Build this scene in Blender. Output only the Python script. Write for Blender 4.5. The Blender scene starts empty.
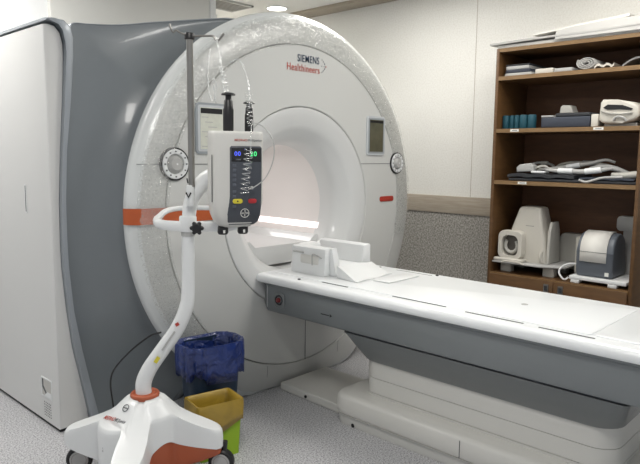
import bpy, bmesh, math, random
from mathutils import Vector, Matrix
from math import sin, cos, pi, radians as R
random.seed(7)
COL = bpy.context.scene.collection

# ------------------------------------------------------------------ materials
def nt_mat(name):
    m = bpy.data.materials.new(name); m.use_nodes = True
    n = m.node_tree.nodes; l = m.node_tree.links
    return m, n, l, n['Principled BSDF']
def mat(name, rgb, rough=.5, metal=0, coat=0, emit=None, es=0, var=0, bump=0, scale=30, trans=0, alpha=1, sss=0):
    """rgb is sRGB 0-255"""
    lin = [((c/255)/12.92 if c/255 <= .04045 else ((c/255+.055)/1.055)**2.4) for c in rgb]
    m, n, l, b = nt_mat(name)
    b.inputs['Base Color'].default_value = (*lin, 1)
    b.inputs['Roughness'].default_value = rough
    b.inputs['Metallic'].default_value = metal
    b.inputs['Coat Weight'].default_value = coat
    b.inputs['Transmission Weight'].default_value = trans
    b.inputs['Alpha'].default_value = alpha
    tc = n.new('ShaderNodeTexCoord'); ns = n.new('ShaderNodeTexNoise')
    ns.inputs['Scale'].default_value = scale; ns.inputs['Detail'].default_value = 4
    l.new(tc.outputs['Object'], ns.inputs['Vector'])
    if var:
        mx = n.new('ShaderNodeMix'); mx.data_type = 'RGBA'
        mx.inputs[6].default_value = (*[c*(1-var) for c in lin], 1)
        mx.inputs[7].default_value = (*[min(1, c*(1+var)) for c in lin], 1)
        l.new(ns.outputs['Fac'], mx.inputs[0]); l.new(mx.outputs[2], b.inputs['Base Color'])
    if bump:
        bp = n.new('ShaderNodeBump'); bp.inputs['Strength'].default_value = bump; bp.inputs['Distance'].default_value = .002
        l.new(ns.outputs['Fac'], bp.inputs['Height']); l.new(bp.outputs['Normal'], b.inputs['Normal'])
    if emit:
        le = [((c/255)/12.92 if c/255 <= .04045 else ((c/255+.055)/1.055)**2.4) for c in emit]
        b.inputs['Emission Color'].default_value = (*le, 1); b.inputs['Emission Strength'].default_value = es
    return m
def lin3(rgb): return [((c/255)/12.92 if c/255 <= .04045 else ((c/255+.055)/1.055)**2.4) for c in rgb]

def speckle(name, base, light, dark, scale, rough=.5, bump=0, mid=None, amt=(.42, .58), stretch=(1, 1, 1)):
    m, n, l, b = nt_mat(name)
    tc = n.new('ShaderNodeTexCoord'); mp = n.new('ShaderNodeMapping'); mp.inputs['Scale'].default_value = stretch
    l.new(tc.outputs['Object'], mp.inputs['Vector'])
    a = n.new('ShaderNodeTexNoise'); a.inputs['Scale'].default_value = scale; a.inputs['Detail'].default_value = 3
    l.new(mp.outputs['Vector'], a.inputs['Vector'])
    cr = n.new('ShaderNodeValToRGB'); e = cr.color_ramp.elements
    e[0].position = amt[0]-.06; e[0].color = (*lin3(dark), 1)
    e[1].position = amt[1]+.06; e[1].color = (*lin3(light), 1)
    x = cr.color_ramp.elements.new(.5); x.color = (*lin3(base), 1)
    l.new(a.outputs['Fac'], cr.inputs['Fac'])
    g = n.new('ShaderNodeTexNoise'); g.inputs['Scale'].default_value = 1.7; l.new(tc.outputs['Object'], g.inputs['Vector'])
    mr = n.new('ShaderNodeMapRange'); mr.inputs['To Min'].default_value = .93; mr.inputs['To Max'].default_value = 1.05
    l.new(g.outputs['Fac'], mr.inputs['Value'])
    mx = n.new('ShaderNodeMix'); mx.data_type = 'RGBA'; mx.blend_type = 'MULTIPLY'; mx.inputs[0].default_value = 1
    l.new(cr.outputs['Color'], mx.inputs[6]); l.new(mr.outputs['Result'], mx.inputs[7]); l.new(mx.outputs[2], b.inputs['Base Color'])
    b.inputs['Roughness'].default_value = rough
    if bump:
        bp = n.new('ShaderNodeBump'); bp.inputs['Strength'].default_value = bump; bp.inputs['Distance'].default_value = .002
        l.new(a.outputs['Fac'], bp.inputs['Height']); l.new(bp.outputs['Normal'], b.inputs['Normal'])
    return m
def wood(name, c1, c2, stretch=(4, 1, 12), rough=.45):
    m, n, l, b = nt_mat(name)
    tc = n.new('ShaderNodeTexCoord'); mp = n.new('ShaderNodeMapping'); mp.inputs['Scale'].default_value = stretch
    ns = n.new('ShaderNodeTexNoise'); ns.inputs['Scale'].default_value = 4; ns.inputs['Detail'].default_value = 6; ns.inputs['Distortion'].default_value = .6
    l.new(tc.outputs['Object'], mp.inputs['Vector']); l.new(mp.outputs['Vector'], ns.inputs['Vector'])
    cr = n.new('ShaderNodeValToRGB'); cr.color_ramp.elements[0].position = .3; cr.color_ramp.elements[1].position = .7
    cr.color_ramp.elements[0].color = (*lin3(c1), 1); cr.color_ramp.elements[1].color = (*lin3(c2), 1)
    l.new(ns.outputs['Fac'], cr.inputs['Fac']); l.new(cr.outputs['Color'], b.inputs['Base Color'])
    b.inputs['Roughness'].default_value = rough
    return m
def film(name, scale, strength, spec_rough=.12, tint=(235, 238, 236), frac=.3, amt=.62):
    """thin clear wrinkled plastic: transparent, with glossy creases and a faint milky body"""
    m = bpy.data.materials.new(name); m.use_nodes = True
    n = m.node_tree.nodes; l = m.node_tree.links; n.clear()
    out = n.new('ShaderNodeOutputMaterial'); tc = n.new('ShaderNodeTexCoord')
    mp = n.new('ShaderNodeMapping'); mp.inputs['Scale'].default_value = (1, 1, 1); l.new(tc.outputs['Object'], mp.inputs['Vector'])
    a = n.new('ShaderNodeTexNoise'); a.inputs['Scale'].default_value = scale; a.inputs['Detail'].default_value = 5; a.inputs['Distortion'].default_value = 2.2
    l.new(mp.outputs['Vector'], a.inputs['Vector'])
    bp = n.new('ShaderNodeBump'); bp.inputs['Strength'].default_value = strength; bp.inputs['Distance'].default_value = .012
    l.new(a.outputs['Fac'], bp.inputs['Height'])
    tr = n.new('ShaderNodeBsdfTransparent'); tr.inputs['Color'].default_value = (.97, .975, .97, 1)
    gl = n.new('ShaderNodeBsdfGlossy'); gl.inputs['Roughness'].default_value = spec_rough; gl.inputs['Color'].default_value = (1, 1, 1, 1)
    l.new(bp.outputs['Normal'], gl.inputs['Normal'])
    df = n.new('ShaderNodeBsdfDiffuse'); df.inputs['Color'].default_value = (*lin3(tint), 1); l.new(bp.outputs['Normal'], df.inputs['Normal'])
    w = n.new('ShaderNodeTexNoise'); w.inputs['Scale'].default_value = scale*1.6; w.inputs['Detail'].default_value = 4; w.inputs['Distortion'].default_value = 4
    l.new(mp.outputs['Vector'], w.inputs['Vector'])
    mr = n.new('ShaderNodeMapRange'); mr.inputs['From Min'].default_value = amt-.06; mr.inputs['From Max'].default_value = amt+.08
    mr.inputs['To Min'].default_value = .08; mr.inputs['To Max'].default_value = .55
    l.new(w.outputs['Fac'], mr.inputs['Value'])
    m1 = n.new('ShaderNodeMixShader'); m1.inputs[0].default_value = frac; l.new(tr.outputs[0], m1.inputs[1]); l.new(gl.outputs[0], m1.inputs[2])
    m2 = n.new('ShaderNodeMixShader'); l.new(mr.outputs['Result'], m2.inputs[0]); l.new(m1.outputs[0], m2.inputs[1]); l.new(df.outputs[0], m2.inputs[2])
    l.new(m2.outputs[0], out.inputs['Surface'])
    return m

M = dict(
    floor=speckle('vinyl_floor', (186, 186, 188), (208, 208, 210), (128, 128, 133), 130, .42),
    wall_up=speckle('wall_plaster', (229, 228, 222), (232, 231, 226), (224, 222, 216), 80, .7, .12),
    wall_grey=mat('wall_panel_grey', (212, 211, 206), .5, var=.02, scale=3),
    white_trim_lit_wall=mat('white_trim_lit_wall', (226, 227, 227), .5, var=.02, scale=3),
    wains=speckle('wainscot_fabric', (152, 149, 143), (178, 175, 168), (122, 118, 112), 85, .8, .3, stretch=(1, 1, .8)),
    rail=wood('rail_wood', (158, 147, 132), (176, 166, 151), (2, 1.2, 14), .5),
    cornice=mat('cornice_beige', (168, 158, 142), .6, var=.04, scale=4),
    ceil=mat('ceiling_white', (243, 242, 238), .8, var=.02, scale=5),
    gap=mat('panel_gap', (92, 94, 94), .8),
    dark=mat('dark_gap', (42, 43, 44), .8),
    gwhite=mat('gantry_white', (202, 203, 200), .34, coat=.15, var=.012, scale=2),
    gband=mat('rim_white', (212, 215, 214), .3, coat=.3),
    rimgrey=mat('rim_cover', (192, 193, 190), .3, coat=.2, var=.03, scale=6),
    funnel=mat('bore_white', (208, 209, 208), .3, coat=.3),
    bore=mat('bore_liner', (226, 221, 218), .45),
    shell=mat('shell_bluegrey', (124, 130, 134), .3, coat=.25, var=.02, scale=2),
    frame=mat('frame_silvergrey', (158, 164, 170), .35, metal=.25, coat=.2),
    side=mat('side_cover', (212, 212, 210), .4, var=.01, scale=2),
    sidestrip=mat('side_edge', (190, 188, 183), .45),
    orange=mat('orange_stripe', (182, 84, 34), .4, coat=.2, var=.06, scale=20),
    orange2=mat('orange_shell', (170, 84, 50), .45, coat=.1),
    red=mat('red_badge', (170, 52, 40), .4),
    darkred=mat('dark_red', (112, 34, 36), .35),
    black=mat('black_plastic', (22, 22, 24), .4),
    blackg=mat('black_gloss', (14, 14, 17), .15, coat=.5),
    white=mat('white_plastic', (224, 226, 226), .35, coat=.15),
    ttop=mat('tabletop_white', (236, 239, 240), .32, coat=.2, var=.008, scale=3),
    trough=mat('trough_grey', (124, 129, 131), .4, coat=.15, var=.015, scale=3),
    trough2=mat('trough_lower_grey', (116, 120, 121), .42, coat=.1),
    pwhite=mat('pedestal_white', (208, 207, 202), .42, coat=.1),
    metal=mat('steel', (150, 148, 144), .28, metal=.9, var=.04),
    screen=mat('screen_glass', (92, 90, 74), .18, coat=.4, var=.22, scale=28),
    screenpaper=mat('screen_paper', (206, 208, 196), .3, coat=.3, var=.12, scale=45),
    scrframe=mat('screen_frame', (196, 200, 203), .25, coat=.5),
    scrframe2=mat('screen_frame_grey', (150, 156, 160), .3, coat=.5),
    panel=mat('panel_slate', (62, 66, 74), .3, coat=.3),
    key=mat('key_slate', (84, 88, 97), .35),
    ledb=mat('led_blue', (60, 70, 190), .4, emit=(90, 110, 255), es=1.3),
    ledg=mat('led_green', (60, 190, 110), .4, emit=(90, 255, 150), es=1.1),
    yellow=mat('button_yellow', (214, 200, 60), .4),
    redb=mat('button_red', (176, 42, 48), .4),
    navytxt=mat('navy_print', (24, 54, 84), .5),
    orgtxt=mat('orange_print', (178, 66, 48), .5),
    greytxt=mat('grey_print', (90, 92, 96), .5),
    bluebin=mat('navy_bin', (22, 44, 66), .45, var=.05),
    greenbin=mat('green_bin', (146, 182, 32), .4, var=.03),
    rackw=wood('rack_wood', (88, 62, 36), (102, 73, 43), (2, 2, 10)),
    rackin=wood('rack_back_wood', (84, 54, 31), (98, 64, 38), (2, 2, 10), .6),
    edge=wood('rack_edge', (122, 96, 64), (134, 106, 72), (3, 3, 8)),
    teal=mat('teal_foam', (24, 76, 90), .6, var=.08),
    slate=mat('slate_foam', (54, 60, 72), .6, var=.05),
    slate2=mat('charcoal_foam', (48, 50, 54), .7, var=.08),
    cream=mat('cream_plastic', (204, 200, 190), .4, var=.02),
    creamd=mat('cream_shade_plastic', (184, 182, 175), .45),
    pgrey=mat('pale_grey_plastic', (176, 176, 174), .45, var=.03),
    paper=mat('paper_white', (226, 224, 218), .7, var=.02),
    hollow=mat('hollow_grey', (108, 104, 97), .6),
    label=mat('label_white', (226, 226, 220), .6),
    coilgrey=mat('coil_grey', (96, 102, 110), .42),
    cloth=mat('grey_cloth', (178, 177, 174), .8, var=.03, bump=.3),
    lamp=mat('lamp_diffuser', (255, 255, 255), .5, emit=(255, 250, 240), es=6),
    strip=mat('bore_lamp', (255, 245, 244), .5, emit=(255, 240, 240), es=1.05),
    clear=film('clear_tube', 60, .4, .08, frac=.30),
    wrap=film('plastic_wrap', 24, .75, .2, tint=(222, 223, 220), frac=.13, amt=.60),
)
def bagmat(name, rgb, alpha, rough=.3):
    m = mat(name, rgb, rough, var=.35, bump=1.0, scale=14, alpha=alpha, coat=.5)
    for nd in m.node_tree.nodes:
        if nd.type == 'BUMP': nd.inputs['Distance'].default_value = .02
        if nd.type == 'TEX_NOISE': nd.inputs['Distortion'].default_value = 1.5; nd.inputs['Detail'].default_value = 2
    return m
M['bluebag'] = bagmat('blue_bag', (24, 46, 108), 1)
M['yellowbag'] = bagmat('yellow_bag', (158, 130, 42), 1, .35)
M['yellowbag'].node_tree.nodes['Noise Texture'].inputs['Scale'].default_value = 9
for nd in M['yellowbag'].node_tree.nodes:
    if nd.type == 'BUMP': nd.inputs['Strength'].default_value = .15

# ------------------------------------------------------------------ mesh helpers
def catmull(pts, n=8):
    P = [Vector(p) for p in pts]; P = [2*P[0]-P[1]] + P + [2*P[-1]-P[-2]]; o = []
    for i in range(1, len(P)-2):
        for k in range(n):
            t = k/n; a, b, c, d = P[i-1:i+3]
            o.append(.5*((2*b)+(c-a)*t+(2*a-5*b+4*c-d)*t*t+(3*b-a-3*c+d)*t**3))
    o.append(P[-2]); return o
class G:
    def __init__(s): s.bm = bmesh.new()
    def loft(s, rings, closed=True, cap0=False, cap1=False):
        vs = [[s.bm.verts.new(p) for p in r] for r in rings]
        n = len(vs[0])
        for a, b in zip(vs, vs[1:]):
            for i in range(n if closed else n-1):
                j = (i+1) % n
                try: s.bm.faces.new((a[i], a[j], b[j], b[i]))
                except ValueError: pass
        if cap0: s.bm.faces.new(vs[0][::-1])
        if cap1: s.bm.faces.new(vs[-1])
        return s
    def box(s, x0, x1, y0, y1, z0, z1, bev=0, seg=2, mtx=None):
        v = [s.bm.verts.new((x, y, z)) for z in (z0, z1) for y in (y0, y1) for x in (x0, x1)]
        fs = [s.bm.faces.new([v[i] for i in f]) for f in ((0, 2, 3, 1), (4, 5, 7, 6), (0, 1, 5, 4), (2, 6, 7, 3), (0, 4, 6, 2), (1, 3, 7, 5))]
        allv = v
        if bev:
            es = list({e for f in fs for e in f.edges})
            r = bmesh.ops.bevel(s.bm, geom=es, offset=bev, segments=seg, affect='EDGES', profile=.5)
            allv = list({q for f in r['faces'] for q in f.verts} | {q for q in v if q.is_valid})
        if mtx is not None: bmesh.ops.transform(s.bm, matrix=mtx, verts=allv)
        return s
    def prism(s, pts, axis, a0, a1, bev=0, seg=2):
        """closed 2-D outline extruded along axis ('x': pts are (y,z); 'y': (x,z); 'z': (x,y))"""
        def P(p, a): return {'x': (a, p[0], p[1]), 'y': (p[0], a, p[1]), 'z': (p[0], p[1], a)}[axis]
        A = [s.bm.verts.new(P(p, a0)) for p in pts]; B = [s.bm.verts.new(P(p, a1)) for p in pts]; n = len(pts); fs = []
        for i in range(n): fs.append(s.bm.faces.new((A[i], A[(i+1) % n], B[(i+1) % n], B[i])))
        fa = s.bm.faces.new(A[::-1]); fb = s.bm.faces.new(B)
        if bev:
            bmesh.ops.bevel(s.bm, geom=list(fa.edges)+list(fb.edges), offset=bev, segments=seg, affect='EDGES', profile=.5)
        return s
    def lathe(s, prof, c=(0, 0, 0), axis='z', n=32, clampz=None, cap=False):
        """prof: (radius, along axis) pairs"""
        rings = []
        for r, h in prof:
            rg = []
            for i in range(n):
                a = 2*pi*i/n
                p = {'z': (r*cos(a), r*sin(a), h), 'y': (r*cos(a), h, r*sin(a)), 'x': (h, r*cos(a), r*sin(a))}[axis]
                p = [p[k]+c[k] for k in range(3)]
                if clampz is not None: p[2] = max(p[2], clampz)
                rg.append(p)
            rings.append(rg)
        return s.loft(rings, True, cap, cap)
    def tube(s, path, rad, n=10, smooth=0, cap=True, flat=1):
        P = [Vector(p) for p in path]
        if smooth: 
            if isinstance(rad, (list, tuple)):
                k = smooth; rr = []
                for i in range(len(rad)-1): rr += [rad[i]+(rad[i+1]-rad[i])*t/k for t in range(k)]
                rad = rr+[rad[-1]]
            P = catmull(P, smooth)
        if not isinstance(rad, (list, tuple)): rad = [rad]*len(P)
        T = [(P[min(i+1, len(P)-1)]-P[max(i-1, 0)]).normalized() for i in range(len(P))]
        u = T[0].orthogonal().normalized(); rings = []
        if abs(T[0].z) < .9: u = (Vector((0, 0, 1))-T[0]*T[0].z).normalized()
        for p, t, r in zip(P, T, rad):
            u = (u-t*u.dot(t)).normalized(); w = t.cross(u)
            rings.append([p+(u*cos(2*pi*i/n)+w*sin(2*pi*i/n)*flat)*r for i in range(n)])
        return s.loft(rings, True, cap, cap)
    def ball(s, c, r, n=12, sc=(1, 1, 1)):
        prof = [(max(1e-4, r*sin(pi*k/n)), -r*cos(pi*k/n)) for k in range(n+1)]
        rings = [[(c[0]+a*cos(2*pi*i/16)*sc[0], c[1]+a*sin(2*pi*i/16)*sc[1], c[2]+h*sc[2]) for i in range(16)] for a, h in prof]
        return s.loft(rings, True, True, True)
    def build(s, name, m, parent=None, smooth=38, mtx=None, kind=None):
        bmesh.ops.remove_doubles(s.bm, verts=s.bm.verts, dist=1e-5)
        bmesh.ops.recalc_face_normals(s.bm, faces=s.bm.faces)
        if mtx is not None: bmesh.ops.transform(s.bm, matrix=mtx, verts=s.bm.verts)
        me = bpy.data.meshes.new(name); s.bm.to_mesh(me); s.bm.free()
        me.shade_smooth()
        try: me.set_sharp_from_angle(angle=R(smooth))
        except Exception: pass
        me.materials.append(M[m] if isinstance(m, str) else m)
        o = bpy.data.objects.new(name, me); COL.objects.link(o)
        if parent is not None:
            o.parent = parent
            anc, q = False, parent
            while q is not None: anc = anc or bool(q.get('_local')); q = q.parent
            if not anc:
                pw = Matrix.Identity(4); q = parent
                while q is not None: pw = q.matrix_basis @ pw; q = q.parent
                o.matrix_basis = pw.inverted()
        if kind: o['kind'] = kind
        return o
def tag(o, label, cat, group=None):
    o['label'] = label; o['category'] = cat
    if group: o['group'] = group
    return o
def thing(name, label, cat, loc=(0, 0, 0), rz=0, group=None):
    o = bpy.data.objects.new(name, None); o.empty_display_size = .1; COL.objects.link(o)
    o.location = loc; o.rotation_euler = (0, 0, rz)
    return tag(o, label, cat, group)
def struct(g, name, m, **k): return g.build(name, m, kind='structure', **k)
def text_obj(name, s, size, mtx, m, parent, bold=False, ext=.0006, sx=1):
    cu = bpy.data.curves.new(name, 'FONT'); cu.body = s; cu.size = size; cu.extrude = ext; cu.space_character = 1.12 if bold else 1; cu.align_x = 'LEFT'
    if bold: cu.offset = size*.003
    t = bpy.data.objects.new(name+'_tmp', cu); COL.objects.link(t)
    bpy.context.view_layer.update()
    me = bpy.data.meshes.new_from_object(t.evaluated_get(bpy.context.evaluated_depsgraph_get()))
    bpy.data.objects.remove(t); bpy.data.curves.remove(cu)
    me.name = name; me.transform(mtx @ Matrix.Diagonal((sx, 1, 1, 1))); me.materials.clear(); me.materials.append(M[m])
    o = bpy.data.objects.new(name, me); COL.objects.link(o); o.parent = parent
    pw = Matrix.Identity(4); q = parent
    while q is not None: pw = q.matrix_basis @ pw; q = q.parent
    o.matrix_basis = pw.inverted()
    return o
# text facing -Y (reads along +X): local xy -> world x,z
def face_negy(x, y, z): return Matrix.Translation((x, y, z)) @ Matrix.Rotation(R(90), 4, 'X')
# text facing -X (reads along -Y)
def face_negx(x, y, z): return Matrix.Translation((x, y, z)) @ Matrix.Rotation(R(-90), 4, 'Z') @ Matrix.Rotation(R(90), 4, 'X')
def rrect(w, h, r, n=6, c=(0, 0)):
    o = []
    for qx, qy, a0 in ((1, 1, 0), (-1, 1, 90), (-1, -1, 180), (1, -1, 270)):
        for k in range(n+1):
            a = R(a0+90*k/n); o.append((c[0]+qx*(w/2-r)+r*cos(a), c[1]+qy*(h/2-r)+r*sin(a)))
    return o

# ================================================================== SETTING
struct(G().box(-2.5, 4.85, -1.6, 6.6, -.1, 0), 'floor', 'floor')
struct(G().box(-2.5, 4.85, -1.6, 6.6, 2.82, 2.92), 'ceiling', 'ceil')
struct(G().box(4.65, 4.85, -1.6, 6.6, 0, 2.82), 'wall_right', 'wall_up')
struct(G().box(4.635, 4.65, -1.6, 6.6, .0, .935), 'trim_1', 'wains')
struct(G().box(4.625, 4.65, -1.6, 6.6, .937, 1.083, .002), 'trim_2', 'rail')
struct(G().box(4.46, 4.65, -1.6, 6.6, 2.79, 2.82, .002), 'trim_3', 'cornice')
struct(G().box(-2.5, 4.65, 6.4, 6.6, 0, 2.82), 'wall_back', 'wall_grey')
struct(G().box(1.99, 3.36, 4.5, 6.4, 0, 2.82), 'wall_column', 'wall_grey')
struct(G().box(3.36, 3.42, 4.49, 4.56, 0, 2.82, .004), 'trim_4', 'white_trim_lit_wall')
struct(G().box(-2.5, 1.99, 4.55, 6.4, 0, 2.82), 'wall_left', 'white_trim_lit_wall')  # stronger light on this wall put into its whiter colour
struct(G().box(4.6485, 4.6495, 2.672, 2.676, 1.083, 2.79), 'trim_5', 'rail')

# ceiling fixtures -------------------------------------------------
def panel_light(x, y, w, d, label, energy, group='square ceiling light panels'):
    t = thing('ceiling_light', label, 'ceiling light', (x, y, 2.82), 0, group)
    f = G(); e = .03
    for a in ((-w/2-e, -w/2, -d/2-e, d/2+e), (w/2, w/2+e, -d/2-e, d/2+e), (-w/2, w/2, -d/2-e, -d/2), (-w/2, w/2, d/2, d/2+e)):
        f.box(x+a[0], x+a[1], y+a[2], y+a[3], 2.79, 2.82)
    f.build('frame', 'white', t)
    G().box(x-w/2, x+w/2, y-d/2, y+d/2, 2.803, 2.815).build('diffuser', 'lamp', t)
    ld = bpy.data.lights.new('panel_lamp', 'AREA'); ld.shape = 'RECTANGLE'; ld.size = w; ld.size_y = d; ld.energy = energy; ld.color = (1, .975, .94)
    lo = bpy.data.objects.new('panel_lamp', ld); COL.objects.link(lo); lo.location = (x, y, 2.795)
panel_light(3.0, 1.2, .6, .6, 'square ceiling light panel above the patient table', 20)
panel_light(.6, 1.0, .6, .6, 'square ceiling light panel above the open floor left of the table', 26)
panel_light(3.6, 2.9, .6, .6, 'square ceiling light panel between scanner and shelf wall', 17)
panel_light(3.7, 1.3, .6, .6, 'square ceiling light panel in front of the shelf unit', 5)
panel_light(.6, 3.6, .6, .6, 'square ceiling light panel over the left end of the scanner', 20)
panel_light(1.3, 4.0, .6, .3, 'narrow unseen light panel added to brighten the wall behind the scanner', 17)  # added fill lamp, out of view, that lifts the back wall
panel_light(3.7, 5.6, .6, .6, 'square ceiling light panel beyond the air vent', 24)

dl = thing('downlight', 'small round lit downlight in the ceiling just above the top of the scanner', 'ceiling light', (4.23, 4.60, 2.82))
G().lathe([(.095, 2.812), (.11, 2.812), (.11, 2.82)], (4.23, 4.60, 0), 'z', 28).build('ring', 'white', dl)
G().lathe([(.001, 2.811), (.06, 2.811), (.094, 2.816)], (4.23, 4.60, 0), 'z', 28).build('lens', 'lamp', dl)
v = thing('ceiling_vent', 'grey slatted air vent grille in the white ceiling above the scanner', 'vent', (3.83, 4.85, 2.82))
g = G(); x0, x1, y0, y1 = 3.60, 4.02, 4.70, 5.02
for a in ((x0, x1, y0, y0+.02), (x0, x1, y1-.02, y1), (x0, x0+.02, y0, y1), (x1-.02, x1, y0, y1)): g.box(*a, 2.805, 2.82)
g.build('frame', 'pgrey', v)
g = G()
for k in range(7): g.box(x0+.02, x1-.02, y0+.035+k*.04, y0+.05+k*.04, 2.808, 2.816)
g.build('slats', 'metal', v)
G().box(x0+.02, x1-.02, y0+.02, y1-.02, 2.817, 2.8195).build('duct', 'gap', v)

# ================================================================== MRI SCANNER
CX, CZ, N = 2.70, 1.10, 144
scan = thing('mri_scanner', 'large white round MRI scanner with blue-grey outer shell and open bore', 'mri scanner', (CX, 3.4, 0))
def fullR(a, r):
    # outline a little fuller towards the foot of the machine
    d = math.degrees((a-1.5*pi+pi) % (2*pi)-pi)
    return r*(1+.04*math.exp(-((abs(d)-24)/9)**2)) if r > 1.0 else r
def ringpts(r, y, clamp=.0, n=N):
    o = []
    for i in range(n):
        a = 2*pi*i/n; rr = fullR(a, r)
        o.append((CX+shift(r)+rr*cos(a), y, max(clamp, CZ+rr*sin(a))))
    return o
def shift(r): return .012*min(1, max(0, (r-.98)/.12))
RIM = ((.968, 2.709), (.972, 2.705), (1.03, 2.708), (1.08, 2.718), (1.108, 2.728), (1.132, 2.742), (1.148, 2.762), (1.155, 2.79))
def rim_y(r):
    if r <= .972: return 2.703
    for (a, b), (c, d) in zip(RIM, RIM[1:]):
        if r <= c: return b+(d-b)*(r-a)/(c-a)
    return 2.79
G().loft([ringpts(r, y) for r, y in ((.606, 2.74), (.607, 2.706), (.613, 2.70), (.70, 2.699), (.85, 2.70), (.96, 2.703), (.9635, 2.707), (.9635, 2.74))]).build('front_cover', 'gwhite', scan)
G().loft([ringpts(r, y, 0.001) for r, y in ((.968, 2.74), (.968, 2.709), (.972, 2.705), (1.03, 2.708), (1.08, 2.718), (1.108, 2.728))]).build('rim_cover', 'rimgrey', scan)
G().loft([ringpts(r, y, 0.001) for r, y in ((1.108, 2.728), (1.132, 2.742), (1.148, 2.762), (1.155, 2.79), (1.15, 2.815), (1.135, 2.82))]).build('rim_edge', 'gband', scan)
# dark recess behind the seams
G().loft([ringpts(r, 2.735) for r in (.59, .99)]).build('seam_backing', 'dark', scan)
# bore
prof = ((.603, 2.745), (.603, 2.706), (.598, 2.701), (.585, 2.70), (.56, 2.703), (.53, 2.709), (.50, 2.717), (.482, 2.725), (.470, 2.735), (.455, 2.749), (.435, 2.768), (.415, 2.790), (.40, 2.813), (.391, 2.84), (.386, 2.88), (.382, 2.92))
G().loft([ringpts(r, y) for r, y in prof]).build('bore_funnel', 'funnel', scan)
G().loft([ringpts(r, y) for r, y in ((.382, 2.92), (.38, 2.95), (.38, 3.8), (.39, 4.25))]).build('bore_tube', 'bore', scan)
# lit ventilation strip along the right side of the bore
g = G(); rows = []
for a in (-27, -25, -23, -20.5):
    rows.append([(CX+.3765*cos(R(a)), y, CZ+.3765*sin(R(a))) for y in (2.90, 3.3, 4.1)])
g.loft(rows, False); strip_o = g.build('bore_light', 'strip', scan)
for k in range(18):
    y = 2.93+k*.052; g = G()
    a0, a1 = R(-23.2), R(-21.6); r0 = .3750
    g.loft([[(CX+r0*cos(a0), y, CZ+r0*sin(a0)), (CX+r0*cos(a0), y+.009, CZ+r0*sin(a0))], [(CX+r0*cos(a1), y, CZ+r0*sin(a1)), (CX+r0*cos(a1), y+.009, CZ+r0*sin(a1))]], False)
    g.build('slot', 'cloth', strip_o)
# bed rails and floor in the bore
G().prism([(2.56, .735), (2.84, .735), (2.98, .80), (3.01, .875), (3.01, .895), (2.975, .895), (2.94, .85), (2.46, .85), (2.425, .895), (2.39, .895), (2.39, .875), (2.42, .80)], 'y', 2.87, 4.15, .004).build('bore_rail', 'funnel', scan)
# outer shell
poly = [(1.60, -.6), (1.505, 0), (1.485, .074), (1.448, .248), (1.412, .428), (1.378, .633), (1.361, .86), (1.358, 1.0), (1.360, 1.189), (1.375, 1.433), (1.404, 1.674), (1.424, 1.90), (1.428, 1.99), (1.418, 2.046), (1.502, 2.050), (1.634, 2.064), (1.746, 2.085), (1.864, 2.113), (1.988, 2.138), (2.187, 2.18), (2.365, 2.215), (2.7, 2.245), (3.0, 2.20), (3.3, 2.05), (3.6, 1.75), (3.78, 1.40), (3.82, 1.1), (3.78, .8), (3.7, .4), (3.6, 0), (3.5, -.6)]
def rear_r(a):
    d = Vector((cos(a), sin(a))); best = 1.4
    for (x0, z0), (x1, z1) in zip(poly, poly[1:]):
        p = Vector((x0-CX, z0-CZ)); q = Vector((x1-x0, z1-z0)); den = d.x*q.y-d.y*q.x
        if abs(den) < 1e-9: continue
        t = (p.x*q.y-p.y*q.x)/den; s = (p.x*d.y-p.y*d.x)/den
        if t > 0 and -1e-6 <= s <= 1+1e-6: best = t
    return best
NS = 720
RR = [rear_r(2*pi*i/NS) for i in range(NS)]
for _ in range(3): RR = [(RR[i-1]+2*RR[i]+RR[(i+1) % NS])/4 for i in range(NS)]
def shell_ring(b, r, y, off=0):
    o = []
    for i in range(NS):
        a = 2*pi*i/NS; q = fullR(a, r)*(1-b)+RR[i]*b+off
        o.append((CX+q*cos(a), y, max(.0, CZ+q*sin(a))))
    return o
st = [(0, 1.135, 2.812, 0), (0, 1.10, 2.835, 0), (0, 1.075, 2.87, 0), (.0, 1.07, 2.91, 0), (.10, 1.08, 2.95, 0), (.28, 1.09, 2.99, 0), (.52, 1.1, 3.015, 0), (.80, 1.1, 3.026, 0), (1, 1, 3.022, -.008)]
G().loft([shell_ring(b, r, y, o) for b, r, y, o in st]).build('outer_shell', 'shell', scan, smooth=70)
G().loft([shell_ring(1, 1, y, o) for y, o in ((3.022, -.008), (3.018, -.004), (3.02, 0.0), (3.05, .0), (4.2, -.02), (4.22, -.04), (4.22, -.5))]).build('shell_frame', 'frame', scan, smooth=50)
# white side cover (left flank of the magnet)
arch_o = [(1.51, 0), (1.488, .074), (1.451, .248), (1.415, .428), (1.381, .633), (1.364, .86), (1.361, 1.0), (1.363, 1.189), (1.378, 1.433), (1.407, 1.674), (1.427, 1.88), (1.431, 1.97), (1.418, 2.020), (1.388, 2.046), (1.345, 2.050), (1.302, 2.046)]
arch_i = [(1.302, 2.034), (1.34, 2.036), (1.365, 2.028), (1.385, 2.000), (1.396, 1.95), (1.394, 1.90), (1.378, 1.674), (1.358, 1.433), (1.343, 1.189), (1.339, 1.0), (1.340, .86), (1.356, .636), (1.379, .434), (1.414, .256), (1.446, .084), (1.465, 0)]
G().prism(arch_o+arch_i, 'y', 3.0, 4.2, .006, 3).build('shell_frame', 'frame', scan, smooth=60)
g = G()
prof = [(1.30, .02), (1.459, .02), (1.444, .084), (1.412, .256), (1.377, .434), (1.354, .636), (1.338, .86), (1.337, 1.0), (1.341, 1.189), (1.356, 1.433), (1.376, 1.674), (1.390, 1.88), (1.392, 1.94), (1.380, 1.99), (1.355, 2.018), (1.325, 2.024), (1.30, 2.020)]
g.prism(prof, 'y', 3.03, 4.25, .010, 3)
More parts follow.
